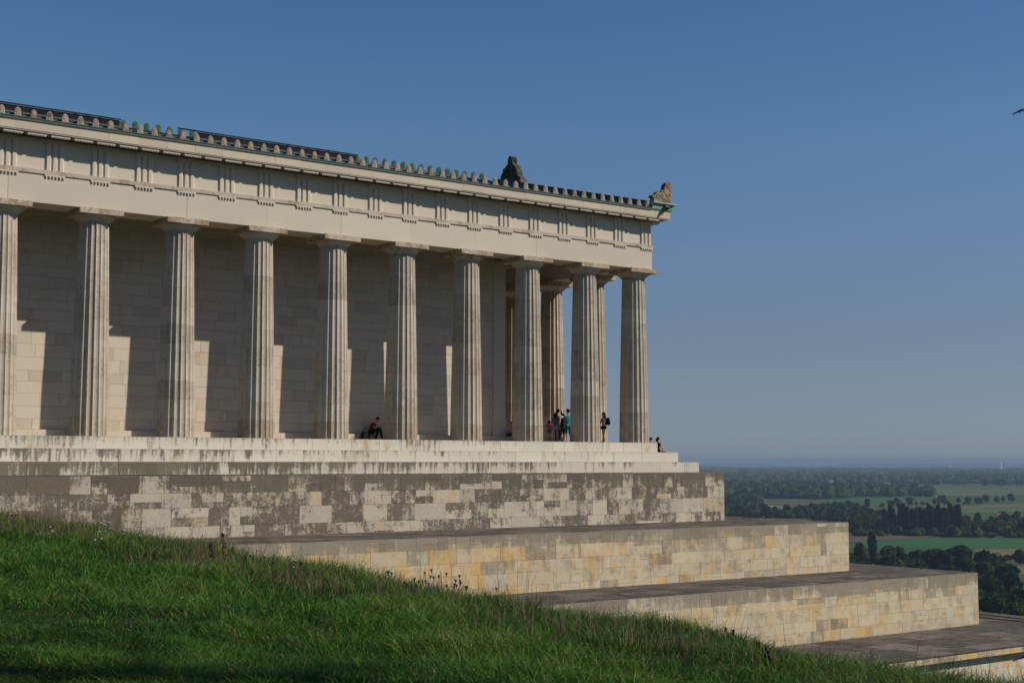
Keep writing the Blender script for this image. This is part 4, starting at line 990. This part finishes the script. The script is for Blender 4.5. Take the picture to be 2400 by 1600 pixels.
def person(label, loc, ang, J, height, top, bottom, hair, hairlen=0, shoes=SHOE, sleeve='short', legs='long', hat=None, group=None, hair_up=False):
    """J: joints in metres for a 1.70 m figure, x right, y forward"""
    s = height/1.70
    root = tag(empty('person', loc, None, ang), label, 'person', group); root.scale = (s, s, s)
    V3 = lambda k: Vector(J[k])
    P_ = []; E_ = []; Rr = []; ix = {}
    def pt(k, p, r_, link=None):
        ix[k] = len(P_); P_.append(tuple(p)); Rr.append(r_)
        if link: E_.append((ix[link], ix[k]))
    pt('pelvis', V3('pelvis'), (.135, .10)); pt('waist', V3('waist'), (.115, .085), 'pelvis'); pt('chest', V3('chest'), (.145, .10), 'waist'); pt('neck', V3('neck'), .052, 'chest')
    hd = (V3('head')-V3('neck')); up = hd.normalized(); fwd = Vector(J.get('face', (0, 1, 0))).normalized()
    pt('jaw', V3('neck')+up*.085+fwd*.018, (.062, .066), 'neck'); pt('skull', V3('neck')+up*.17+fwd*.008, (.078, .09), 'jaw'); pt('crown', V3('neck')+up*.245, (.055, .065), 'skull'); pt('nose', V3('neck')+up*.135+fwd*.105, .012, 'skull')
    for sd in ('l', 'r'):
        pt('sh'+sd, V3('sh'+sd), .055, 'chest'); pt('el'+sd, V3('el'+sd), .040, 'sh'+sd); pt('wr'+sd, V3('wr'+sd), .027, 'el'+sd)
        d = (V3('wr'+sd)-V3('el'+sd)).normalized(); d = (d+Vector((0, 0, -.12))).normalized(); sdv = d.cross(fwd).normalized() if abs(d.dot(fwd)) < .95 else d.cross(Vector((0, 0, 1))).normalized()
        pt('pa'+sd, V3('wr'+sd)+d*.075, (.032, .016), 'wr'+sd)
        for k in range(4):
            o_ = (k-1.5)*.018; L = (.062, .074, .07, .055)[k]
            pt('f%d%s' % (k, sd), V3('wr'+sd)+d*.105+sdv*o_, .0085, 'pa'+sd); pt('g%d%s' % (k, sd), V3('wr'+sd)+d*(.105+L)+sdv*o_*1.1+fwd*.015, .0075, 'f%d%s' % (k, sd))
        pt('t0'+sd, V3('wr'+sd)+d*.05+sdv*.042, .011, 'pa'+sd); pt('t1'+sd, V3('wr'+sd)+d*.10+sdv*.055+fwd*.02, .009, 't0'+sd)
        pt('hip'+sd, V3('hip'+sd), .088, 'pelvis'); pt('kn'+sd, V3('kn'+sd), .055, 'hip'+sd); pt('cf'+sd, V3('kn'+sd).lerp(V3('an'+sd), .3), .056, 'kn'+sd); pt('an'+sd, V3('an'+sd), .036, 'cf'+sd)
        pt('to'+sd, V3('an'+sd)+Vector(J.get('toe'+sd, (0, .15, -.05))), .032, 'an'+sd)
    skin_obj('body', P_, E_, Rr, M_skin, root, 0)
    def wear(name, keys, links, grow, mat, rootk, fixed=None):
        k2 = {k: i for i, k in enumerate(keys)}
        pts = []; rr_ = []
        for k in keys:
            if isinstance(k, tuple): pts.append(tuple(Vector(P_[ix[k[0]]]).lerp(Vector(P_[ix[k[1]]]), k[2]))); a, b_ = Rr[ix[k[0]]], Rr[ix[k[1]]]; q_ = lambda v: v if not hasattr(v, '__len__') else max(v); rr_.append(q_(a)*(1-k[2])+q_(b_)*k[2]+grow)
            else: pts.append(P_[ix[k]]); v = Rr[ix[k]]; rr_.append(tuple(x_+grow for x_ in v) if hasattr(v, '__len__') else v+grow)
        return skin_obj(name, pts, [(k2[a], k2[b_]) for a, b_ in links], rr_, mat, root, k2[rootk])
    ks = ['pelvis', 'waist', 'chest', ('chest', 'neck', .55)]; ln = [('pelvis', 'waist'), ('waist', 'chest'), ('chest', ks[3])]
    for sd in ('l', 'r'):
        e_ = ('sh'+sd, 'el'+sd, .62) if sleeve == 'short' else ('el'+sd, 'wr'+sd, .8)
        ks += ['sh'+sd]; ln += [('chest', 'sh'+sd)]
        if sleeve == 'long': ks += ['el'+sd]; ln += [('sh'+sd, 'el'+sd), ('el'+sd, e_)]
        else: ln += [('sh'+sd, e_)]
        if sleeve: ks += [e_]
    if top: wear('shirt', ks, ln, .016, top, 'waist')
    ks = ['pelvis']; ln = []
    for sd in ('l', 'r'):
        ks += ['hip'+sd]; ln += [('pelvis', 'hip'+sd)]
        if legs == 'long': e_ = ('cf'+sd, 'an'+sd, .95); ks += ['kn'+sd, 'cf'+sd, e_]; ln += [('hip'+sd, 'kn'+sd), ('kn'+sd, 'cf'+sd), ('cf'+sd, e_)]
        elif legs == 'knee': e_ = ('kn'+sd, 'cf'+sd, .2); ks += ['kn'+sd, e_]; ln += [('hip'+sd, 'kn'+sd), ('kn'+sd, e_)]
        else: e_ = ('hip'+sd, 'kn'+sd, .42); ks += [e_]; ln += [('hip'+sd, e_)]
    wear('trousers' if legs == 'long' else 'shorts', ks, ln, .017, bottom, 'pelvis')
    for sd in ('l', 'r'): wear('shoe', ['an'+sd, 'to'+sd], [('an'+sd, 'to'+sd)], .014, shoes, 'an'+sd)
    # hair
    c0 = Vector(P_[ix['skull']]); bk = -fwd
    mb = MB(); g_ = random.Random(len(label)); mb.ball(c0+up*.035+bk*.022, (.098, .098, .085), 10, 7, jit=.05, rng=g_)
    if hairlen:
        side = fwd.cross(Vector((0, 0, 1))).normalized()
        for k in range(5):
            o_ = side*(k-2)*.038; a = c0+bk*.05+o_; b_ = a+Vector((0, 0, -hairlen))+bk*(.05+.02*(k % 2))
            mb.tube([a, a.lerp(b_, .5)+bk*.03, b_], [.05, .045, .016], 7)
    mb.build('hair', hair, root)
    mb = MB(); sd_ = fwd.cross(up).normalized()
    for s_ in (-1, 1): mb.ball(c0-up*.02+fwd*.083+sd_*s_*.032, (.012, .010, .008), 6, 4)
    mb.ball(c0-up*.095+fwd*.07, (.022, .012, .007), 6, 4); mb.build('face_features', HAIRD, root)
    mb = MB()
    for s_ in (-1, 1): mb.ball(c0-up*.03+sd_*s_*.082, (.014, .022, .032), 6, 5)
    mb.build('ears', M_skin, root)
    if hat:
        mb = MB(); b0 = c0+up*.045
        mb.tube([b0, b0+up*.07, b0+up*.105], [.108, .10, .05], 14); mb.tube([b0+up*.005, b0+up*.016], [.165 if hat[1] == 'brim' else .112]*2, 16)
        if hat[1] == 'cap': mb.tube([b0+fwd*.08+up*.01, b0+fwd*.19], [.07, .05], 10)
        mb.build('hat', hat[0], root)
    return root
def stand(**kw):
    J = dict(pelvis=(0, 0, .94), waist=(0, .0, 1.07), chest=(0, -.01, 1.29), neck=(0, 0, 1.43), head=(0, .01, 1.68), shl=(-.17, -.01, 1.37), shr=(.17, -.01, 1.37), ell=(-.215, -.02, 1.09), elr=(.215, -.02, 1.09), wrl=(-.225, .05, .85), wrr=(.225, .05, .85), hipl=(-.085, 0, .87), hipr=(.085, 0, .87), knl=(-.09, .02, .47), knr=(.09, .02, .47), anl=(-.095, -.02, .08), anr=(.095, -.02, .08))
    J.update(kw); return J
def head(dirx, diry):   # heading so that the figure's forward (+y) points along the given level direction
    return math.atan2(-dirx, diry)
# walkers' group behind the eighth column
person('person in grey shirt and pale denim shorts seen from behind, long brown hair', (47.25, 1.4, 0), head(.6, .8), stand(knl=(-.08, .06, .47), anl=(-.10, -.06, .09), wrl=(-.25, .02, .84)), 1.62, GREY, DENIM, HAIRB, .26, legs='short', group='visitors between the columns')
person('person in black brimmed hat raising a phone with one arm', (47.80, 1.9, 0), head(.85, .5), stand(elr=(.30, .22, 1.24), wrr=(.22, .42, 1.46), wrl=(-.1, .30, 1.15), ell=(-.24, .08, 1.12)), 1.80, PINKW, BLACK, HAIRD, 0, hat=(BLACK, 'brim'), legs='long', group='visitors between the columns')
person('small girl in coral top and blue shorts, smallest of the standing group', (47.05, 1.72, 0), head(.5, .85), stand(wrl=(-.28, .1, .92)), 1.20, CORAL, BLUED, HAIRD, .14, legs='short', group='visitors between the columns')
person('person in black shirt and dark knee shorts between the hat wearer and turquoise shirt', (48.62, 2.5, 0), head(.2, .98), stand(), 1.62, BLACK, DGREY, HAIRD, 0, legs='knee', group='visitors between the columns')
person('person in turquoise shirt, teal shorts and teal sun hat half hidden by a column', (48.32, 1.62, 0), head(.3, .95), stand(anr=(.10, -.14, .14), knr=(.09, .04, .48)), 1.82, TURQ, TEAL, HAIRD, 0, hat=(TEAL, 'brim'), legs='knee', group='visitors between the columns')
# standing alone, right
person('person with long brown hair and navy shorts standing alone near the corner column', (50.50, 1.2, 0), head(-.75, .3), stand(ell=(-.17, .12, 1.13), wrl=(-.10, .30, 1.24), elr=(.19, .10, 1.12), wrr=(.06, .28, 1.05), anl=(-.09, .08, .08), anr=(.10, -.08, .08), knr=(.09, .0, .47)), 1.70, PINKW, NAVY, HAIRB, .34, legs='short', group='visitors between the columns')
def sit(**kw):
    J = dict(pelvis=(0, 0, .10), waist=(0, .03, .24), chest=(0, .10, .44), neck=(0, .17, .58), head=(0, .25, .81), face=(0, .9, -.3), shl=(-.17, .10, .50), shr=(.17, .10, .50), ell=(-.22, .24, .28), elr=(.22, .24, .28), wrl=(-.10, .42, .26), wrr=(.10, .42, .26), hipl=(-.085, .04, .09), hipr=(.085, .04, .09), knl=(-.16, .44, .22), knr=(.16, .44, .22), anl=(-.12, .40, -.26), anr=(.14, .56, -.26))
    J.update(kw); return J
person('person in dark red shirt and black trousers sitting on the wall base, looking down', (36.62, 3.16, .36), head(.80, -.6), sit(knl=(-.20, .40, .24), knr=(.26, .50, .26), anr=(.36, .62, -.27), anl=(-.10, .22, -.27), chest=(0, .16, .42), neck=(0, .27, .55), head=(0, .37, .76), wrl=(-.06, .46, .30), wrr=(.06, .46, .30)), 1.78, RED, BLACK, HAIRD, 0, legs='long')
person('person in lavender shirt sitting hunched beside the cella corner, partly behind a column', (45.36, 3.15, .36), head(.95, -.3), sit(), 1.55, LAV, DGREY, HAIRD, 0, legs='long')
crossed = dict(pelvis=(0, 0, .10), waist=(0, .02, .24), chest=(0, .04, .46), neck=(0, .07, .60), head=(0, .11, .84), face=(0, .95, -.25), shl=(-.16, .05, .53), shr=(.16, .05, .53), ell=(-.20, .16, .28), elr=(.20, .16, .28), wrl=(-.12, .40, .18), wrr=(.12, .40, .18), hipl=(-.085, .05, .09), hipr=(.085, .05, .09), knl=(-.28, .38, .10), knr=(.28, .38, .10), anl=(.10, .46, .06), anr=(-.10, .54, .06), toel=(.12, .02, -.02), toer=(-.12, .02, -.02))
person('dark haired person in black sitting cross legged on the right end of the steps', (52.80, -.66, -.5327), head(1, -.12), sit(**crossed), 1.66, BLACK, BLACK, HAIRD, .16, legs='short', group='visitors on the right end of the steps')
person('person with short brown hair, only the head above the steps at the corner', (52.98, .12, -.5327), head(1, .1), sit(**crossed), 1.66, PINKW, GREY, HAIRB, 0, legs='knee', group='visitors on the right end of the steps')
# things they carry
mb = MB(); mb.prism([(-.15, 0), (.15, 0), (.16, .25), (.10, .40), (-.10, .40), (-.16, .25)], (0, -.09, 0), (1, 0, 0), (0, 0, 1), (0, .18, 0)); mb.box(-.11, .11, -.13, -.09, .05, .2)
bp = empty('backpack', (50.70, 1.10, 1.0), None, head(-.75, .3)); tag(bp, 'black backpack worn by the lone person near the corner column', 'backpack'); mb.build('pack', BLACK, bp)
mb = MB()
for sx in (-.09, .09): mb.tube([(sx, .09, .38), (sx, .2, .43), (sx, .33, .36), (sx, .33, .15), (sx, .1, .04)], [.014]*5, 5)
mb.build('strap', BLACK, bp)
bg = empty('shoulder_bag', (36.15, 2.85, 0), None, R(20)); tag(bg, 'black bag on the floor beside the reader in red', 'bag')
mb = MB(); mb.prism([(-.26, 0), (.26, 0), (.24, .36), (.12, .47), (-.14, .46), (-.25, .33)], (0, -.11, 0), (1, 0, 0), (0, 0, 1), (0, .22, 0)); mb.build('pouch', BLACK, bg)
mb = MB(); mb.tube([(-.2, 0, .38), (-.1, .02, .62), (.1, .02, .62), (.2, 0, .38)], [.014]*4, 5); mb.build('strap', BLACK, bg)
mb = MB(); mb.box(-.038, .038, -.005, .005, -.075, .075); o = mb.build('phone', BLACK, None); o.location = (48.24, 2.14, 1.66); o.rotation_euler = (0, 0, head(.85, .5)); tag(o, 'black phone held up by the person in the black hat', 'phone')
mb = MB(); mb.box(-.10, .10, -.006, .006, -.07, .07); mb.box(-.09, .09, -.0075, -.006, -.06, .06); o = mb.build('booklet', WHITE, None); o.location = (37.02, 2.86, .66); o.rotation_euler = (R(60), 0, head(.80, -.6)); tag(o, 'small pale booklet held by the reader in red', 'booklet')

# ------------------------------------------------------------------ air, light, sky
HAZE = 7e-5
mt = bpy.data.materials.new('haze'); mt.use_nodes = True; nt_ = mt.node_tree; nt_.nodes.clear()
vo = nt_.nodes.new('ShaderNodeVolumePrincipled'); vo.inputs['Density'].default_value = HAZE; vo.inputs['Color'].default_value = (.37, .50, .655, 1); vo.inputs['Anisotropy'].default_value = .0
ot = nt_.nodes.new('ShaderNodeOutputMaterial'); nt_.links.new(vo.outputs[0], ot.inputs['Volume'])
mb = MB(); mb.box(-9500, 38500, -9500, 38500, PLAIN-5, 26); hz = mb.build('haze', mt); tag(hz, kind='stuff', label='thin blue haze over the valley', cat='haze')
AZ, EL = R(47.2), R(36.0)
S = Vector((math.sin(AZ)*math.cos(EL), -math.cos(AZ)*math.cos(EL), math.sin(EL)))
sun = bpy.data.lights.new('sun', 'SUN'); sun.energy = 4.5; sun.angle = R(.5); sun.color = (1, .925, .81)
so = bpy.data.objects.new('sun', sun); col.objects.link(so); so.rotation_euler = S.to_track_quat('Z', 'Y').to_euler(); so.location = (60, -60, 60)
w = bpy.data.worlds.new('World'); scene.world = w; w.use_nodes = True; nt_ = w.node_tree
sk = nt_.nodes.new('ShaderNodeTexSky'); sk.sky_type = 'NISHITA'; sk.sun_disc = False; sk.sun_elevation = EL
sk.sun_rotation = math.atan2(S.x, S.y)
sk.altitude = 300; sk.air_density = 1.0; sk.dust_density = .3; sk.ozone_density = 4.0
bgn = nt_.nodes['Background']; bgn.inputs[1].default_value = .1
tc = nt_.nodes.new('ShaderNodeTexCoord'); sp = nt_.nodes.new('ShaderNodeSeparateXYZ'); nt_.links.new(tc.outputs['Generated'], sp.inputs[0])
cr = nt_.nodes.new('ShaderNodeValToRGB'); nt_.links.new(sp.outputs[2], cr.inputs[0])      # late-summer haze: the sky is duller and bluer than the clear model low down
RAMP = [(0, (.40, .505, .81)), (.045, (.455, .48, .67)), (.089, (.505, .508, .605)), (.148, (.58, .605, .715)), (.233, (.573, .706, .811)), (.302, (.476, .666, .852)), (1, (.45, .65, .88))]
el = cr.color_ramp.elements
while len(el) < len(RAMP): el.new(.5)
for e, (q_, c) in zip(el, RAMP): e.position = q_; e.color = (c[0]*1.02, c[1], c[2]*.95, 1)
mx_ = nt_.nodes.new('ShaderNodeMix'); mx_.data_type = 'RGBA'; mx_.blend_type = 'MULTIPLY'; mx_.inputs[0].default_value = 1
nt_.links.new(sk.outputs[0], mx_.inputs[6]); nt_.links.new(cr.outputs[0], mx_.inputs[7]); nt_.links.new(mx_.outputs[2], bgn.inputs[0])
scene.view_settings.view_transform = 'Standard'; scene.view_settings.look = 'None'; scene.view_settings.gamma = 1; scene.view_settings.exposure = .0
scene.render.engine = 'CYCLES'; scene.cycles.max_bounces = 6; scene.cycles.diffuse_bounces = 3; scene.cycles.transparent_max_bounces = 8; scene.cycles.volume_bounces = 0; scene.cycles.use_adaptive_sampling = True; scene.cycles.adaptive_threshold = .015
scene.cycles.use_denoising = True
